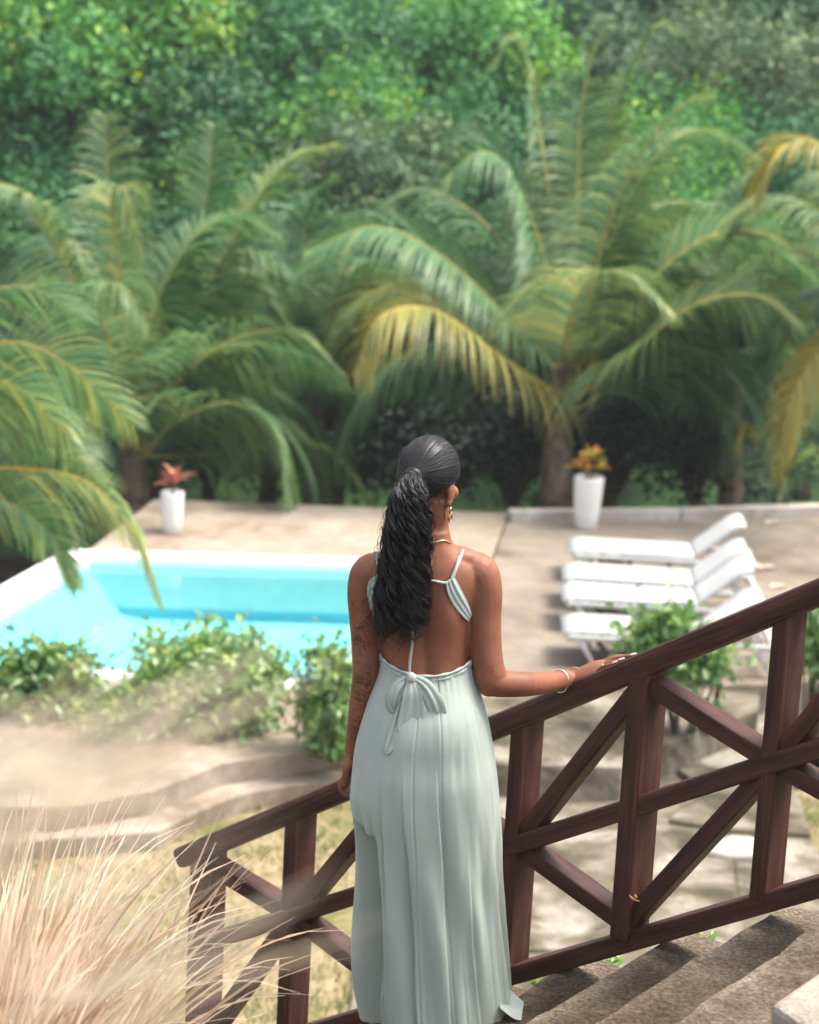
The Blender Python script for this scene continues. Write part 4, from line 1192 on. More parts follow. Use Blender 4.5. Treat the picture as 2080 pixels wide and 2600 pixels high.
# ================================================================== THE WOMAN
YW = 6.39
def B(px, py, dy=0.0): return A(px, py, YW + dy)
def skin_mat():
    m, nt, p = new_mat('skin')
    vec = coords(nt)
    a = noise(nt, vec, 9, 4, .55)
    col = ramp(nt, a, [(0.3, (0.185, 0.066, 0.034)), (0.5, (0.24, 0.088, 0.047)), (0.7, (0.285, 0.110, 0.060))])
    nt.links.new(col, p.inputs['Base Color'])
    p.inputs['Roughness'].default_value = .54; p.inputs['Specular IOR Level'].default_value = .34
    p.inputs['Subsurface Weight'].default_value = .12; p.inputs['Subsurface Radius'].default_value = (.02, .008, .004); p.inputs['Subsurface Scale'].default_value = .5
    bumpn(nt, p, noise(nt, vec, 300, 4, .7), .3, .002)
    return m, nt, p, col
M['skin'], _n, _p, _c = skin_mat()
# the left arm carries dark tattoos
def tattoo_mat():
    m, nt, p, col = skin_mat(); m.name = 'tattooed_skin'; seed_ = 3
    vec = coords(nt)
    w = node(nt, 'ShaderNodeTexNoise'); w.inputs['Scale'].default_value = 17; w.inputs['Detail'].default_value = 3; w.inputs['Distortion'].default_value = 2.2
    nt.links.new(vec, w.inputs['Vector'])
    line = ramp(nt, w.outputs[0], [(0.455, (0, 0, 0)), (0.485, (1, 1, 1)), (0.515, (1, 1, 1)), (0.545, (0, 0, 0))])
    patch = ramp(nt, noise(nt, vec, 11, 2), [(0.48, (0, 0, 0)), (0.60, (1, 1, 1))])
    wash = ramp(nt, noise(nt, vec, 17, 4, .6, 1.0), [(0.5, (0, 0, 0)), (0.66, (.7, .7, .7))])
    ink = mix(nt, mix(nt, line, patch, 1.0, 'MULTIPLY'), wash, 1.0, 'ADD')
    sc = node(nt, 'ShaderNodeMath', operation='MULTIPLY'); sc.inputs[1].default_value = .72; sc.use_clamp = True
    nt.links.new(ink, sc.inputs[0])
    col2 = mix(nt, col, (0.045, 0.026, 0.022), sc.outputs[0])
    nt.links.new(col2, p.inputs['Base Color'])
    return m
M['tattoo'] = tattoo_mat()
feet = B(1100, 2590); feet.z = 0.0
person = empty('person', Vector((feet.x, YW, 0.0)), 'woman with a long curly ponytail in a pale sage backless dress, hand on the railing', 'person')

TP = [  # py, left, right, half depth, dy of the centre
    (1345, 1056, 1142, .052, .005), (1365, 1052, 1143, .053, .0), (1385, 1036, 1154, .058, -.002), (1402, 996, 1182, .064, -.004), (1418, 962, 1210, .072, -.004), (1440, 936, 1226, .082, -.002),
    (1475, 922, 1224, .092, 0), (1520, 928, 1212, .098, .004), (1560, 944, 1200, .100, .006), (1605, 958, 1192, .096, .004),
    (1650, 969, 1190, .090, 0), (1690, 972, 1193, .090, -.004), (1740, 960, 1210, .100, -.012), (1800, 942, 1224, .115, -.022), (1850, 934, 1234, .122, -.03), (1900, 930, 1238, .122, -.03), (1960, 932, 1240, .112, -.02)]
tz, tx, tw, td, ty = [], [], [], [], []
for py, l, r_, d, dy in TP:
    a = B(l, py); b = B(r_, py); c = (a + b) / 2
    tz.append(c.z); tx.append(c.x); tw.append((b - a).length / 2); td.append(d); ty.append(YW + dy)
tzr = tz[::-1]
def smooth_tab(z, arr):
    zz = np.linspace(z[-1], z[0], 240); v = np.interp(zz, z[::-1], arr[::-1])
    k = np.exp(-np.linspace(-2, 2, 25) ** 2); k /= k.sum()
    v = np.convolve(np.pad(v, 12, mode='edge'), k, 'valid'); return zz, v
T_ = [smooth_tab(tz, a) for a in (tx, ty, tw, td)]
def torso(z):
    return tuple(float(np.interp(z, a, b)) for a, b in T_)
def torso_old(z):
    f = lambda arr: interp(z, tzr, arr[::-1])
    return f(tx), f(ty), f(tw), f(td)
def back_y(x, z, off=0.0):
    cx, cyy, w, d = torso(z)
    u = min(.985, abs((x - cx) / w))
    y = cyy - d * (1 - u ** 2.4) ** (1 / 2.4)
    groove = .012 * math.exp(-((x - cx) / .022) ** 2) * sstep(1.36, 1.28, z)
    return y + groove - off
def on_back(px, py, off=0.004):
    p = B(px, py)
    for _ in range(3):
        p = A(px, py, back_y(p.x, p.z, off))
    return p
# ---- body: lofts joined into one continuous surface
rings = []
zs = np.linspace(tz[0], tz[-1], 60)
for z in zs:
    cx, cyy, w, d = torso(z)
    ring = []
    for k in range(48):
        a = 2 * math.pi * k / 48
        ca, sa = math.cos(a), math.sin(a)
        e_ = 2 / 2.4
        x = w * abs(ca) ** e_ * (1 if ca > 0 else -1); y = d * abs(sa) ** e_ * (1 if sa > 0 else -1)
        if sa < 0:
            y += .014 * math.exp(-(x / .020) ** 2) * sstep(1.36, 1.28, z)
            y -= .012 * math.exp(-((abs(x) - .075) / .032) ** 2 - ((z - 1.22) / .055) ** 2)
        ring.append(Vector((cx + x, cyy + y, z)))
    rings.append(ring)
body = MB(); body.loft(rings)
# neck and head
HC = B(1089, 1196, .015)                    # skull centre
yaw = R(-30)
hf = Vector((math.sin(-yaw), math.cos(-yaw), 0)); hr_ = Vector((hf.y, -hf.x, 0)); hk = Vector((0, 0, 1))
tilt = R(-6)
hf, hk = (hf * math.cos(tilt) + hk * math.sin(tilt)).normalized(), (hk * math.cos(tilt) - hf * math.sin(tilt)).normalized()
HM = Matrix((hr_, hf, hk)).transposed()
def H(r_, f, k): return HC + hr_ * r_ + hf * f + hk * k
body.ellipsoid(HC, .074, .092, .090, HM, 28, 20)
body.ellipsoid(H(0, .030, -.062), .058, .062, .075, HM, 24, 16)      # face and jaw
body.ellipsoid(H(0, .062, -.118), .026, .024, .020, HM)               # chin
for s in (-1, 1):
    body.ellipsoid(H(s * .038, .068, -.055), .022, .020, .020, HM)    # cheek
body.tube([H(0, .086, -.022), H(0, .100, -.045), H(0, .104, -.060)], [.008, .012, .013], 8)       # nose
body.ellipsoid(H(0, .088, -.088), .022, .010, .009, HM)               # lips
body.tube([B(1096, 1260, .0), B(1096, 1330, .005), B(1094, 1395, .0)], [.050, .047, .052], 18)
body.ellipsoid(B(1035, 1412, -.005), .075, .045, .030); body.ellipsoid(B(1150, 1412, -.005), .075, .045, .030)
for s in (-1, 1):                            # ears
    body.ellipsoid(H(s * .074, .002, -.052), .008, .017, .031, HM, 14, 10)
    body.ellipsoid(H(s * .074, -.004, -.076), .008, .010, .012, HM, 10, 8)
# arms
def limb(px_pts, n=26, flat=1.0):
    P = [B(x, y, dy) for x, y, dy, r_ in px_pts]; rr = [q[3] for q in px_pts]
    S = spline(P, n); Q = [float(np.interp(i / (n - 1) * (len(rr) - 1), range(len(rr)), rr)) for i in range(n)]
    body.tube(S, Q, 18, flat=flat)
hand_y = RAILP(1500, 1745).y - YW
wr = (1446, 1724)
limb([(1180, 1440, .0, .044), (1216, 1452, .0, .0535), (1230, 1500, -.004, .0500), (1231, 1560, -.012, .0460), (1232, 1620, -.022, .0450), (1238, 1680, -.034, .0440), (1250, 1722, -.042, .0415)])
limb([(1238, 1700, -.04, .040), (1252, 1730, -.042, .0410), (1295, 1737, -.02, .0365), (1340, 1737, .01, .0345), (1390, 1734, hand_y * .55, .0310), (1425, 1728, hand_y * .85, .0285), (wr[0], wr[1], hand_y * .97, .0275)])
body.ellipsoid(B(1243, 1745, -.045), .032, .030, .026)
limb([(985, 1440, .0, .044), (940, 1454, .0, .0520), (925, 1500, -.002, .0470), (925, 1560, -.004, .0425), (928, 1620, -.004, .0405), (930, 1680, -.002, .0390), (929, 1720, .0, .0375)])
limb([(930, 1700, .0, .0370), (928, 1730, .002, .0375), (920, 1780, .010, .0365), (910, 1840, .020, .0310), (900, 1890, .030, .0255), (895, 1912, .034, .0235)])
# right hand, flat on the handrail
rs_h = rs(RAILP(1500, 1742)); 
e_s = (rail_pt(-1, zt(-1)) - rail_pt(0, zt(0))).normalized()        # up along the rail
e_n = NR.copy(); e_u = e_s.cross(-e_n); e_u = e_u if e_u.z > 0 else -e_u
WR = B(wr[0], wr[1], hand_y * .97)
def on_rail(px, py, off, r_):
    p = RAILP(px, py, off); q = rs(p)
    p.z = max(p.z, zt(q) + .034 + r_ - .5 * max(0, abs(off) - .040)); return p
KN = [RAILP(1508, 1718, .030), RAILP(1521, 1706, .011), RAILP(1531, 1693, -.009), RAILP(1534, 1683, -.028)]      # knuckles, little finger nearest the camera
TIPS = [(1560, 1708, .042, .0075), (1578, 1694, .016, .0082), (1610, 1674, -.010, .0085), (1606, 1668, -.032, .0082)]
sd_ = (KN[0] - KN[3]).normalized()
kc = (KN[1] + KN[2]) / 2
e_h = (kc - WR).normalized(); e_b = sd_.cross(e_h); e_b = e_b if e_b.z > 0 else -e_b
WRx = WR - e_h * .01
body.tube(spline([WRx, WR.lerp(kc, .4) + e_b * .004, WR.lerp(kc, .8) + e_b * .003, kc + e_h * .010], 10), [.0275, .029, .031, .034, .037, .0395, .041, .0415, .040, .036], 16, flat=.44, side=sd_)
tips = []
for i, ((tx_, ty_, to, r_), kn) in enumerate(zip(TIPS, KN)):
    tp = on_rail(tx_, ty_, to, r_)
    b0 = kn - e_h * .014; d = tp - kn
    b2 = kn + d * .45 + e_b * .012; b3 = kn + d * .76 + e_b * .006
    body.tube(spline([b0, kn + e_b * .003, b2, b3, tp], 18), [r_ * 1.1] * 5 + [r_] * 9 + [r_ * .95, r_ * .88, r_ * .78, r_ * .5], 10)
    tips.append((b3, tp, r_))
q0 = WR.lerp(kc, .30) - sd_ * .022
body.tube(spline([q0, q0 + e_h * .030 - sd_ * .024 - e_b * .006, q0 + e_h * .060 - sd_ * .036 - e_b * .018, q0 + e_h * .084 - sd_ * .040 - e_b * .026], 12), [.014, .014, .013, .012, .011, .0105, .010, .010, .0095, .009, .008, .006], 10)
def RH(a, n_, u): return KN[1].lerp(on_rail(1578, 1694, .016, .008), a) + e_b * u
# left hand, hanging, loosely closed
LW = B(895, 1912, .034)
lh = [LW, B(890, 1940, .036), B(886, 1966, .036)]
body.tube(spline(lh, 8), [.0235, .026, .029, .031, .032, .031, .029, .026], 14, flat=.55, side=Vector((.55, 1, 0)))
for i in range(4):
    o_ = (i - 1.5) * .017
    b0 = B(886, 1962, .036) + Vector((.35, 1, 0)).normalized() * o_
    P = [b0, b0 + Vector((-.012, 0, -.026)), b0 + Vector((-.006, 0, -.052 + .004 * abs(i - 1))), b0 + Vector((.018, .0, -.058)), b0 + Vector((.026, 0, -.038))]
    body.tube(spline(P, 14), [.0095] * 3 + [.0092] * 7 + [.0088, .0085, .008, .006], 10)
body.tube(spline([B(893, 1928, .0), B(882, 1950, -.004), B(876, 1978, .0), B(880, 1998, .005)], 10), [.013, .0125, .012, .0115, .011, .0105, .010, .0095, .008, .006], 10)
# legs and feet under the skirt
for s, fx in ((-1, 1040), (1, 1135)):
    P = [B(fx + s * 20, 1930, -.02), B(fx, 2080, .0), B(fx, 2230, .01), B(fx, 2330, .0), B(fx, 2540, -.01)]
    body.tube(spline(P, 20), list(np.interp(np.linspace(0, 4, 20), range(5), [.082, .072, .05, .05, .034])), 16)
    an = B(fx, 2550, -.01)
    body.tube([Vector((an.x, an.y - .04, .045)), Vector((an.x, an.y + .05, .045)), Vector((an.x, an.y + .16, .025))], [.035, .036, .022], 12, flat=.9)
bo = body.build('body', M['skin'], None)
md = bo.modifiers.new('r', 'REMESH'); md.mode = 'VOXEL'; md.voxel_size = .0042; md.use_smooth_shade = True
md = bo.modifiers.new('s', 'SMOOTH'); md.factor = .5; md.iterations = 5
dg = bpy.context.evaluated_depsgraph_get()
me2 = bpy.data.meshes.new_from_object(bo.evaluated_get(dg))
bpy.data.objects.remove(bo, do_unlink=True)
co = np.empty(len(me2.vertices) * 3); me2.vertices.foreach_get('co', co); co = co.reshape(-1, 3)
me2.transform(Matrix.Translation(-person.location))
me2.materials.clear(); me2.materials.append(M['skin']); me2.materials.append(M['tattoo'])
me2.polygons.foreach_set('use_smooth', np.ones(len(me2.polygons), dtype=bool))
ce = np.empty(len(me2.polygons) * 3); me2.polygons.foreach_get('center', ce); ce = ce.reshape(-1, 3) + np.array(person.location)
la0, la1 = B(955, 1490), B(940, 1900)
mi = ((ce[:, 0] < np.interp(ce[:, 2], [la1.z, la0.z], [la1.x, la0.x])) & (ce[:, 2] < la0.z) & (ce[:, 2] > la1.z)).astype(np.int32)
me2.polygons.foreach_set('material_index', mi)
me2.name = 'body'
bobj = bpy.data.objects.new('body', me2); COL.objects.link(bobj); bobj.parent = person
tag(bobj, 'brown skin, left arm with dark tattoos')
# nails
M['nail'] = plain('pale_pink_nail', (0.62, 0.40, 0.34), .25, .6)
for b3, b4, r_ in tips:
    d = (b4 - b3).normalized(); mb = MB()
    c = b3.lerp(b4, .72) + e_b * r_ * .74
    mb.ellipsoid(c + d * .006, r_ * .70, .0125, .0022, Matrix((sd_, d, d.cross(sd_))).transposed(), 12, 8)
    mb.build('fingernail', M['nail'], person)

# ---- hair: sleek cap combed to the ponytail
def hair_mat(name, rough, lo, hi):
    m, nt, p = new_mat(name)
    at = node(nt, 'ShaderNodeAttribute'); at.attribute_name = 'tint'
    nt.links.new(ramp(nt, at.outputs['Fac'], [(0, lo), (1, hi)]), p.inputs['Base Color'])
    p.inputs['Roughness'].default_value = rough; p.inputs['Specular IOR Level'].default_value = .45
    return m
M['hair_cap'] = hair_mat('sleek_black_hair', .46, (0.0055, 0.0052, 0.0058), (0.014, 0.0128, 0.0136))
M['hair_curl'] = hair_mat('curly_black_hair', .42, (0.0035, 0.003, 0.0032), (0.012, 0.0095, 0.0088))
hair = empty('hair', person.location); hair.parent = person; hair.location = (0, 0, 0)
PB = B(1054, 1206, -.085)                    # where the ponytail is tied
ax = (PB - HC); axl = HM.transposed() @ ax
er = np.array((.0795, .0985, .0965))
def skull_hit(dl):
    d = np.array(dl); return d / math.sqrt(((d / er) ** 2).sum())
axn = Vector(axl).normalized()
t1 = axn.cross(Vector((0, 0, 1))).normalized(); t2 = axn.cross(t1)
rows = []; tints = []
NPH, NTH = 300, 46
rn = random.Random(9)
streak = [rn.gauss(0, 1) for _ in range(NPH)]
streak = [(streak[i - 1] + 2 * streak[i] + streak[(i + 1) % NPH]) / 4 for i in range(NPH)]
Vc, Fc, Tc = [], [], []
for i in range(NPH):
    ph = 2 * math.pi * i / NPH
    t_dir = t1 * math.cos(ph) + t2 * math.sin(ph)
    lim = 2.9
    for q in range(60):
        th = .1 + 2.8 * q / 59
        p = skull_hit(axn * math.cos(th) + t_dir * math.sin(th))
        if p[2] < -.034 + .62 * p[1] - (.035 if p[1] < -.045 else 0):
            lim = th; break
    for j in range(NTH):
        th = lim * j / (NTH - 1)
        p = skull_hit(axn * math.cos(th) + t_dir * math.sin(th))
        k = 1 + (.006 * streak[i] * sstep(.12, .5, th)) - .05 * sstep(lim - .10, lim, th) + .0025 * math.sin(ph * 9 + th * 2) * sstep(.1, .4, th)
        k += .06 * (1 - sstep(0, .38, th))
        Vc.append(HC + HM @ Vector(p * k)); Tc.append(min(1, max(0, .5 + .35 * streak[i])))
for i in range(NPH):
    i2 = (i + 1) % NPH
    for j in range(NTH - 1):
        Fc.append((i * NTH + j, i2 * NTH + j, i2 * NTH + j + 1, i * NTH + j + 1))
obj('slicked_hair', Vc, Fc, M['hair_cap'], hair, tint=Tc)
# single hairs lying on the combed crown, with a few flyaways
mb = MB()
for q in range(620):
    ph = rn.uniform(0, 2 * math.pi); t_dir = t1 * math.cos(ph) + t2 * math.sin(ph)
    i0 = int(ph / (2 * math.pi) * NPH) % NPH
    edge = (Vc[i0 * NTH + NTH - 1] - HC); el_ = HM.transposed() @ edge
    lim_ = math.acos(max(-1, min(1, Vector(el_).normalized().dot(axn))))
    lo_, hi_ = sorted((rn.uniform(.15, 1), rn.uniform(.15, 1.0)))
    fly = q < 60; lift = rn.uniform(.03, .09) if fly else rn.uniform(.004, .014)
    pts = []
    for j in range(12):
        u = lerp(lo_, hi_, j / 11); th = u * lim_; ph2 = ph + .05 * math.sin(u * 4 + q)
        dd = axn * math.cos(th) + (t1 * math.cos(ph2) + t2 * math.sin(ph2)) * math.sin(th)
        pts.append(HC + HM @ Vector(skull_hit(dd) * (1 + lift * (math.sin(math.pi * j / 11) if fly else 1))))
    mb.tube(pts, .00045, 3, cap=False, t=rn.random())
mb.build('fine_hairs', M['hair_cap'], hair, tint=True)
# tie wrap
mb = MB()
axw = (ax.normalized() + Vector((0, 0, -.25))).normalized()
for k in range(7):
    c = HC + ax * 1.02 + axw * (.006 + .0055 * k)
    u1 = axw.cross(Vector((0, 0, 1))).normalized(); u2 = axw.cross(u1)
    rr = .019 + .0022 * math.sin(k * 1.3)
    mb.tube([c + u1 * math.cos(a) * rr + u2 * math.sin(a) * rr for a in np.linspace(0, 2 * math.pi, 26)], .0055, 6, cap=False, t=.3 + .08 * (k % 3))
mb.build('hair_wrap', M['hair_cap'], hair, tint=True)
# ponytail of curls
pc = [(1054, 1206, -.110), (1046, 1226, -.150), (1041, 1265, -.172), (1038, 1330, -.175), (1031, 1400, -.168), (1026, 1470, -.160), (1020, 1540, -.150), (1015, 1600, -.143), (1014, 1655, -.140)]
PS = spline([B(*q) for q in pc], 90)
lw = [15, 28, 42, 53, 56, 61, 65, 62, 34]
def pw(u): return float(np.interp(u * 8, range(9), lw)) / 940.0
mb = MB(); core = MB()
core.tube(PS[2:76], [pw(i / 89) * .80 * (1 - .75 * sstep(52, 75, i)) for i in range(2, 76)], 18, flat=.72, side=Vector((1, 0, 0)), t=.0)
core.build('ponytail_core', M['hair_curl'], hair, tint=True)
rc = random.Random(17)
X0 = Vector((1, 0, 0))
def strand(mb, ang, rad, length, amp, wl, ph, r0, tint, n=60, hand=1):
    pts = []; rr = []
    for j in range(n):
        v = j / (n - 1); u = v * length
        f = min(88.99, u * 89); k = int(f); c = PS[k].lerp(PS[k + 1], f - k)
        T = (PS[k + 1] - PS[k]).normalized(); X = (X0 - T * X0.dot(T)).normalized(); Yv = T.cross(X)
        w = pw(u) * rad
        a = ang + .25 * math.sin(u * 5 + ph)
        g = sstep(0.04, .30, u)
        am = amp * g * (1 + .5 * v)
        q = 2 * math.pi * u / wl + ph
        off = X * (math.cos(a) * w) + Yv * (math.sin(a) * w * .72)
        rad_dir = (X * math.cos(a) + Yv * math.sin(a))
        tan_dir = (Yv * math.cos(a) - X * math.sin(a))
        pts.append(c + off + tan_dir * (am * math.cos(q) * (1 if hand > 0 else -.8)) + rad_dir * (am * .7 * hand * math.sin(q)) + Vector((0, 0, am * .25 * math.sin(2 * q))))
        rr.append(r0 * (.55 + .45 * g) * (1 - .75 * v ** 6))
    mb.tube(pts, rr, 5 if r0 > .003 else 3, cap=False, t=tint)
for lock in range(150):
    ang = rc.uniform(0, 2 * math.pi); rad = math.sqrt(rc.uniform(.35, 1.06)); ln = rc.uniform(.78, .97)
    if rc.random() < .25: ln *= .86
    amp = rc.uniform(.008, .014); wl = rc.uniform(.095, .15); ph = rc.uniform(0, 6.28); hd = rc.choice([-1, 1])
    strand(mb, ang, rad * .96, ln * .97, amp, wl, ph, rc.uniform(.0024, .0040), rc.random() * .7, hand=hd)
    for k in range(4):
        strand(mb, ang + rc.gauss(0, .045), rad + rc.gauss(0, .035), ln * rc.uniform(.95, 1.03), amp * rc.uniform(.8, 1.2), wl * rc.uniform(.97, 1.03), ph + rc.gauss(0, .16), rc.uniform(.0008, .0016), rc.random(), hand=hd)
for k in range(70):            # loose hairs
    strand(mb, rc.uniform(0, 6.28), rc.uniform(.9, 1.3), rc.uniform(.6, 1.0), rc.uniform(.006, .013), rc.uniform(.06, .12), rc.uniform(0, 6.28), .0006, rc.random())
mb.build('ponytail_curls', M['hair_curl'], hair, tint=True)
# baby hairs at the nape
mb = MB()
for k in range(40):
    b = B(1112 + rc.uniform(-6, 30), 1285 + rc.uniform(-15, 30), -.045)
    b = A(1040 + (b.x) / b.y * 0 + (1112 + rc.uniform(-4, 24) - 1040), 1270 + rc.uniform(-20, 45), YW - .048)
    mb.tube([b, b + Vector((.004 * rc.uniform(-1, 1), -.004, -.008)), b + Vector((.008 * rc.uniform(-1, 1.4), -.003, -.018))], [.0005, .0004, .0002], 3, cap=False, t=.3)
mb.build('nape_hairs', M['hair_curl'], hair, tint=True)

# ---- dress
def cloth_mat():
    m, nt, p = new_mat('sage_chiffon')
    vec = coords(nt)
    a = noise(nt, vec, 3.0, 3)
    nt.links.new(ramp(nt, a, [(.3, (0.40, 0.455, 0.405)), (.7, (0.445, 0.505, 0.45))]), p.inputs['Base Color'])
    p.inputs['Roughness'].default_value = .62; p.inputs['Specular IOR Level'].default_value = .3
    p.inputs['Sheen Weight'].default_value = .25; p.inputs['Sheen Roughness'].default_value = .4
    v2 = coords(nt, (1, 1, .16))
    h = mix(nt, noise(nt, v2, 9, 3, .5, .6), noise(nt, vec, 420, 2), .08)
    bumpn(nt, p, h, .25, .02)
    tr = node(nt, 'ShaderNodeBsdfTranslucent'); tr.inputs['Color'].default_value = (.55, .62, .57, 1)
    mx = node(nt, 'ShaderNodeMixShader'); mx.inputs[0].default_value = .12
    nt.links.new(p.outputs[0], mx.inputs[1]); nt.links.new(tr.outputs[0], mx.inputs[2])
    nt.links.new(mx.outputs[0], nt.nodes.get('Material Output').inputs[0])
    return m
M['cloth'] = cloth_mat()
dress = empty('dress', (0, 0, 0)); dress.parent = person
tag(dress, 'pale sage green backless halter dress with a bow at the waist')
SK = [  # py, left, right, half depth, dy centre
    (1670, 972, 1194, .098, -.004), (1705, 970, 1200, .100, -.008), (1740, 956, 1213, .112, -.016), (1790, 938, 1228, .130, -.026), (1840, 924, 1238, .138, -.028), (1890, 910, 1246, .143, -.028),
    (1950, 902, 1254, .155, -.030), (2010, 899, 1260, .160, -.026), (2060, 901, 1264, .163, -.022), (2120, 905, 1268, .166, -.018), (2220, 907, 1273, .175, -.012), (2330, 909, 1281, .185, -.008),
    (2440, 911, 1290, .195, -.004), (2520, 915, 1296, .205, 0), (2590, 930, 1300, .215, 0), (2630, 935, 1305, .22, 0)]
sz, sx, sw, sdp, sy = [], [], [], [], []
for py, l, r_, d, dy in SK:
    a = B(l, py); b = B(r_, py); c = (a + b) / 2
    sz.append(c.z); sx.append(c.x); sw.append((b - a).length / 2); sdp.append(d); sy.append(YW + dy)
S_ = [smooth_tab(sz, a) for a in (sx, sy, sw, sdp)]
def skirt_ring(z):
    a = [float(np.interp(z, q, b)) for q, b in S_]; a[2] += .006; a[3] += .006; return a
folds = [  # angle deg at hip, angle at hem, half width deg, depth m, start v   (back of the skirt is -90)
    (-152, -148, 5, .022, .22), (-170, -166, 6, .03, .35), (-16, -12, 6, .022, .35), (-5, 2, 6, .03, .4), (-45, -41, 5, .010, .5), (-92, -91, 5, .006, .55)]
pleats = [ # angle at hip, at hem, width deg, depth, start v, side it falls to
    (-80.5, -78.5, 8, .017, .16, 1), (-107, -102, 9, .019, .20, -1), (-31, -26, 8, .020, .30, 1), (-128, -121, 7, .018, .20, -1), (-140, -133, 7, .020, .30, 1), (-60, -56, 12, .007, .38, 1), (-70, -68, 6, .005, .62, -1), (-95, -96, 6, .006, .45, 1)]
for k in range(14): folds.append((15 + k * 12, 15 + k * 12 + (k % 3) * 2, 5, .024, .25 + .03 * (k % 4)))
NA, NV = 420, 150
rows = []
zbot = 0.012
for j in range(NV + 1):
    v = j / NV
    row = []
    for i in range(NA):
        th = 360.0 * i / NA - 180.0
        a = R(th)
        sag = .030 * max(0, -math.sin(a)) ** 2 - .004 * math.cos(a)
        ztop = sz[0] + .008 - sag
        z = lerp(ztop, zbot, v)
        cx, cyy, w, d = skirt_ring(z)
        ca, sa = math.cos(a), math.sin(a); ee = 2 / 2.15
        x = w * abs(ca) ** ee * (1 if ca > 0 else -1); y = d * abs(sa) ** ee * (1 if sa > 0 else -1)
        off = 0
        for (a0, a1, hw, dp, st) in folds:
            aa = lerp(a0, a1, v); t = (th - aa + 180) % 360 - 180
            t += 1.4 * math.sin(v * 9 + a0)
            if abs(t) < hw * 3:
                off -= dp * 1.1 * math.exp(-(abs(t) / (hw * .8)) ** 1.25) * sstep(st, min(1, st + .42), v)
        for (a0, a1, hw, dp, st, sg) in pleats:
            t = sg * (th - lerp(a0, a1, v) + .9 * math.sin(v * 7 + a0))
            if t > -1.2: off -= dp * (sstep(-1.2, 0, t) if t < 0 else math.exp(-t / hw)) * sstep(st, min(1, st + .35), v)
        for sa0, sa1 in ((-97, -99), (-78, -76)):
            ts = th - lerp(sa0, sa1, v)
            off -= .0035 * math.exp(-(ts / .55) ** 2) + .0004 * math.exp(-((abs(ts) - 1.3) / .6) ** 2) * math.sin(v * 260)
        off += .0065 * mnoise.noise(Vector((th * .07, v * 2.6, 3))) * sstep(.03, .25, v) + .0018 * mnoise.noise(Vector((th * .16, v * 9, 9))) * sstep(.02, .15, v)
        off += .006 * math.sin(R(th) * 11 + 2.2 * math.sin(v * 5)) * sstep(.15, .6, v) + .0018 * math.sin(R(th) * 23 + v * 6) * sstep(.3, .8, v)
        off += .012 * sstep(.55, 1, v)
        # the deep pleat at the left, under the swagged hip
        edge = lerp(.405, .445, sstep(-176, -140, th))
        ins = sstep(edge, edge + .010, v) * sstep(-172, -166, th) * sstep(-132, -140, th)
        off -= .085 * ins * (1 - .35 * sstep(.8, 1, v))
        swag = math.exp(-((v - .375) / .055) ** 2) * sstep(-180, -165, th) * sstep(-120, -150, th)
        off += .008 * swag
        # seat of the body
        off += .008 * math.exp(-((v - .165) / .07) ** 2) * (math.exp(-((th + 105) / 16) ** 2) + math.exp(-((th + 72) / 16) ** 2))
        # small gathers at the waistband
        off -= .0016 * math.sin(R(th) * 34 + 3 * math.sin(R(th) * 5)) * math.exp(-v / .035)
        # train spreading to the right on the step
        tr_ = math.exp(-((th + 12) / 17) ** 2) * sstep(.93, 1.0, v) ** 1.5
        off += .06 * tr_
        L2 = math.hypot(x, y)
        row.append(Vector((cx + x * (1 + off / L2), cyy + y * (1 + off / L2), z + .012 * tr_ * math.sin(th * .4))))
    row.append(row[0].copy())
    rows.append(row)
mb = MB(); mb.grid(rows)
sk = mb.build('skirt', M['cloth'], dress)
md = sk.modifiers.new('w', 'WELD'); md.merge_threshold = .0005
kf = (Vector((feet.x + .16, YW - .05, 0)) - Vector((n_mid.x, n_mid.y, 0))).dot(adv.normalized()) / RUN
ztr = n_mid.z - RISE * math.ceil(kf) + .006
print('tread under hem', kf, ztr)
tA, tB, tC, tD = G(1262, 2520, ztr), G(1330, 2548, ztr), G(1324, 2590, ztr), G(1268, 2600, ztr)
mb = MB(); rws = []
for i in range(21):
    u = i / 20; r0_ = []
    for j in range(21):
        w_ = j / 20
        p = tA.lerp(tB, u).lerp(tD.lerp(tC, u), w_)
        h = .030 * (1 - u) ** 1.6 + .008 * (1 + math.sin(w_ * 8 + u * 3)) * (1 - .4 * u) 
        r0_.append(p + Vector((0, 0, h)))
    rws.append(r0_)
mb.grid(rws); mb.build('train', M['cloth'], dress)
# rolled waistband
mb = MB()
wp = []
for i in range(121):
    th = 360.0 * i / 120 - 180; a = R(th)
    sag = .030 * max(0, -math.sin(a)) ** 2 - .004 * math.cos(a); z = sz[0] + .010 - sag
    cx, cyy, w, d = skirt_ring(z); ee = 2 / 2.15
    ca, sa = math.cos(a), math.sin(a)
    wp.append(Vector((cx + (w + .001) * abs(ca) ** ee * (1 if ca > 0 else -1), cyy + (d + .001) * abs(sa) ** ee * (1 if sa > 0 else -1), z)))
mb.tube(wp, [.0042 + .0012 * math.sin(i * .9) for i in range(121)], 8, cap=False)
mb.tube([p + Vector((0, -.001, -.011)) for p in wp], [.0034 + .0013 * math.sin(i * .7 + 1) for i in range(121)], 8, cap=False)
mb.build('waistband', M['cloth'], dress)
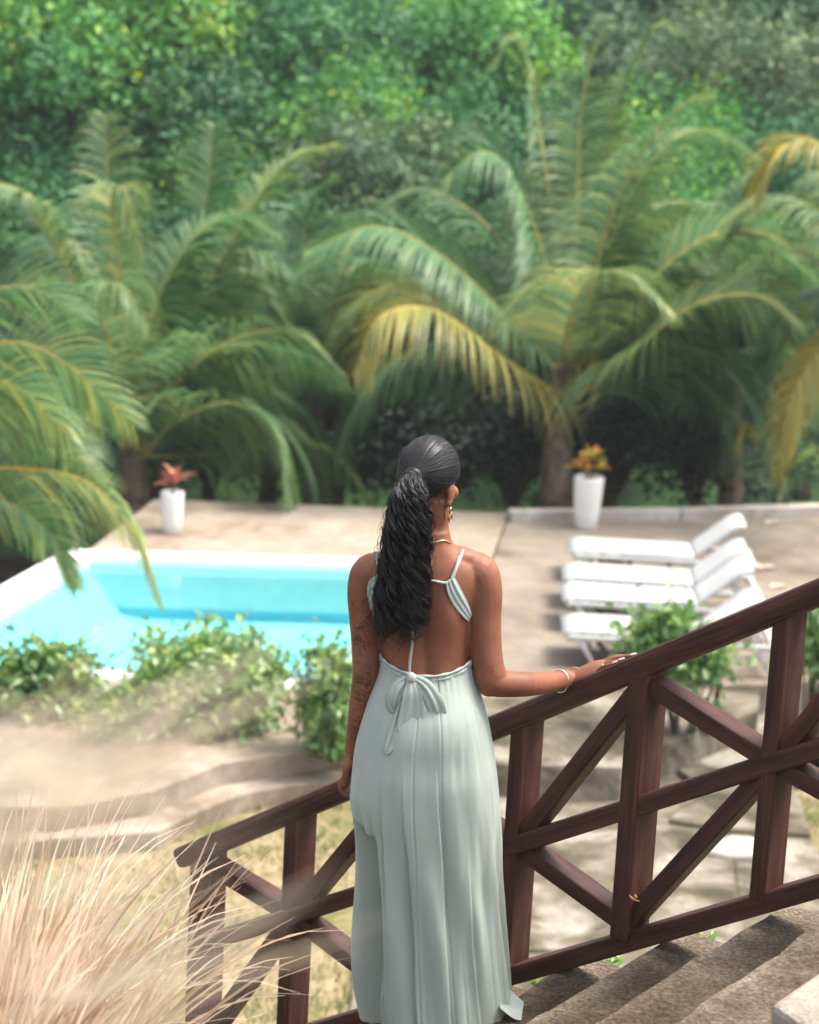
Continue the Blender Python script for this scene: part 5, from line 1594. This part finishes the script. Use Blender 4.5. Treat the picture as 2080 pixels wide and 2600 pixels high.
# side panels of the bodice, gathered at the strap
def panel(inner, outer, seed):
    n = 22; I = spline([on_back(x, y, .006) for x, y in inner], n); O = spline([on_back(x, y, .003) for x, y in outer], n)
    rows = []
    for i in range(n):
        row = []
        for j in range(19):
            t = j / 18
            p = I[i].lerp(O[i], t)
            p = Vector((p.x, back_y(p.x, p.z, .005) if t < .9 else p.y, p.z))
            g = math.sin(t * 3.14 * 6 + seed) * .0022 * (1 - .5 * i / n)
            row.append(p + Vector((0, -g - .002, 0)))
        rows.append(row)
    mb = MB(); mb.grid(rows); o = mb.build('bodice_panel', M['cloth'], dress)
    md = o.modifiers.new('s', 'SOLIDIFY'); md.thickness = .003; md.offset = 0
panel([(1132, 1479), (1136, 1505), (1150, 1535), (1170, 1560), (1190, 1578)], [(1152, 1462), (1164, 1484), (1177, 1508), (1190, 1534), (1199, 1560)], 0)
panel([(985, 1479), (972, 1500), (956, 1525), (950, 1555), (962, 1590)], [(960, 1456), (940, 1472), (926, 1494), (922, 1518), (934, 1552)], 1.5)
def cord(pts, r_, name='strap', off=.006):
    mb = MB(); mb.tube(spline([on_back(x, y, off) for x, y in pts], 24), r_, 8); return mb.build(name, M['cloth'], dress)
cord([(1176, 1396), (1168, 1420), (1158, 1445), (1150, 1466), (1134, 1480), (1110, 1477), (1085, 1473), (1040, 1471), (985, 1478)], .0042)
cord([(1172, 1400), (1163, 1425), (1154, 1450), (1146, 1468)], .0036)
cord([(952, 1400), (958, 1425), (966, 1450), (980, 1476)], .0042)
cord([(1047, 1600), (1046, 1640), (1041, 1680), (1040, 1712)], .0040, 'back_cord', .012)
# bow
bow = empty('bow', (0, 0, 0)); bow.parent = dress
def bk(px, py, off): return A(px, py, YW - .118 - off)
def ribbon(cl, hw, name, wob=.006, seed=0, cut=0.0):
    P = spline([bk(*q) for q in cl], 26); W_ = [float(np.interp(i / 25 * (len(hw) - 1), range(len(hw)), hw)) / 940 for i in range(26)]
    rows = []
    for i in range(26):
        T = (P[min(i + 1, 25)] - P[max(i - 1, 0)]).normalized()
        s = T.cross(Vector((0, 1, 0)))
        s = s.normalized() if s.length > .05 else Vector((1, 0, 0))
        rows.append([P[i] + s * (W_[i] * t) + Vector((0, -wob * (.6 * math.sin(t * 4 + i * .12 + seed) + .5 * math.sin(t * 9 + seed * 2)), 0)) + T * (cut * t * max(0, (i - 18) / 7)) for t in np.linspace(-1, 1, 15)])
    mb = MB(); mb.grid(rows); o = mb.build(name, M['cloth'], bow)
    md = o.modifiers.new('s', 'SOLIDIFY'); md.thickness = .0009
    return o
ribbon([(1043, 1720, .012), (1018, 1738, .024), (1000, 1768, .028), (998, 1796, .022), (1012, 1800, .016), (1026, 1778, .010), (1040, 1735, .006)], [8, 19, 22, 18, 15, 14, 8], 'loop', .004, 0)
ribbon([(1047, 1720, .014), (1078, 1742, .026), (1102, 1782, .034), (1112, 1818, .028), (1096, 1838, .016), (1080, 1822, .012), (1064, 1775, .010), (1048, 1730, .006)], [8, 19, 24, 22, 19, 18, 16, 8], 'loop', .004, 1)
ribbon([(1044, 1722, .024), (1047, 1760, .036), (1046, 1800, .038), (1041, 1840, .040), (1035, 1878, .043)], [9, 24, 30, 33, 31], 'tail', .0022, 2, .022)
ribbon([(1040, 1726, .014), (1020, 1795, .024), (1004, 1855, .036), (988, 1898, .044), (979, 1916, .046)], [6, 12, 15, 12, 3], 'tail', .004, 3)
mb = MB(); mb.ellipsoid(bk(1044, 1722, .022), .014, .012, .017); mb.build('knot', M['cloth'], bow)

# ---- jewellery
M['gold'] = plain('gold', (0.83, 0.60, 0.28), .25, .5, metal=1.0)
M['silver'] = plain('pale_gold', (0.86, 0.78, 0.66), .25, .5, metal=1.0)
def ring_round(name, c, axis, r1, r2, th, mat, tilt_=None, n=36):
    axis = axis.normalized(); u1 = axis.cross(Vector((0, 0, 1))).normalized(); u2 = axis.cross(u1)
    mb = MB(); mb.tube([c + u1 * math.cos(a) * r1 + u2 * math.sin(a) * r2 for a in np.linspace(0, 2 * math.pi, n)], th, 8, cap=False)
    return mb.build(name, mat, person)
FA = (B(1425, 1727, hand_y * .85) - B(1390, 1732, hand_y * .55)).normalized()
ring_round('bracelet', B(1421, 1729, hand_y * .83), FA + Vector((0, 0, .12)), .0300, .0325, .0022, M['silver'])
ring_round('bracelet', B(1457, 1722, hand_y * .99), FA + Vector((0, 0, -.25)), .0275, .0300, .0026, M['gold'])
b1 = RH(.25, 0, .006)
ring_round('finger_ring', b1, e_h, .0108, .0108, .0024, M['gold'], n=20)
EA = H(.082, -.004, -.090)
for k, (dz, rr) in enumerate(((-.006, .008), (-.026, .011))):
    mb = MB(); c = EA + Vector((0, 0, dz))
    mb.tube([c + Vector((.0, math.cos(a) * rr * .6, math.sin(a) * rr)) + hr_ * (.35 * rr * math.cos(a)) for a in np.linspace(0, 2 * math.pi, 20)], .0026, 8, cap=False)
    mb.build('earring', M['gold'], person)
mb = MB()
mb.tube(spline([on_back(x, y, .004) for x, y in ((1048, 1372), (1075, 1378), (1105, 1376), (1128, 1372), (1144, 1380))], 20), .0016, 6)
mb.build('necklace', M['gold'], person)

# ---- a snail on the foot of the railing post
sp = RAILP(1615, 2277, .064); mb = MB()
sn = empty('snail', sp, 'tiny orange snail at the foot of the middle railing post', 'snail')
M['snail'] = plain('orange_snail_shell', (0.42, 0.21, 0.08), .3, .5, var=.3, vscale=90)
P = []; rr = []
for k in range(34):
    a = k * .42; f = k / 33
    P.append(sp + UR * (math.cos(a) * .0042 * f) + Vector((0, 0, math.sin(a) * .0042 * f)) + NR * (.004 * (1 - f))); rr.append(.0008 + .0028 * f)
mb.tube(P, rr, 8); mb.build('shell', M['snail'], sn)
mb = MB(); mb.tube([sp + Vector((0, 0, -.010)) - UR * .014, sp + Vector((0, 0, -.011)), sp + UR * .016 + Vector((0, 0, -.007)), sp + UR * .022 + Vector((0, 0, -.001))], [.0015, .003, .0028, .0015], 8); mb.build('foot', M['snail'], sn)
# ---- thin sunlit air between here and the hill
hz = MB(); hz.box((0, 58, 9.0), 180, 130, 26.6)
ho = hz.build('haze', None, None, smooth=False)
ho.data.materials.clear()
hm = bpy.data.materials.new('haze'); hm.use_nodes = True; hn = hm.node_tree
hn.nodes.remove(hn.nodes.get('Principled BSDF'))
pv = hn.nodes.new('ShaderNodeVolumePrincipled'); pv.inputs['Color'].default_value = (.93, .96, .97, 1); pv.inputs['Density'].default_value = .0007; pv.inputs['Anisotropy'].default_value = .2
hn.links.new(pv.outputs[0], hn.nodes.get('Material Output').inputs['Volume'])
ho.data.materials.append(hm); tag(ho, kind='stuff')
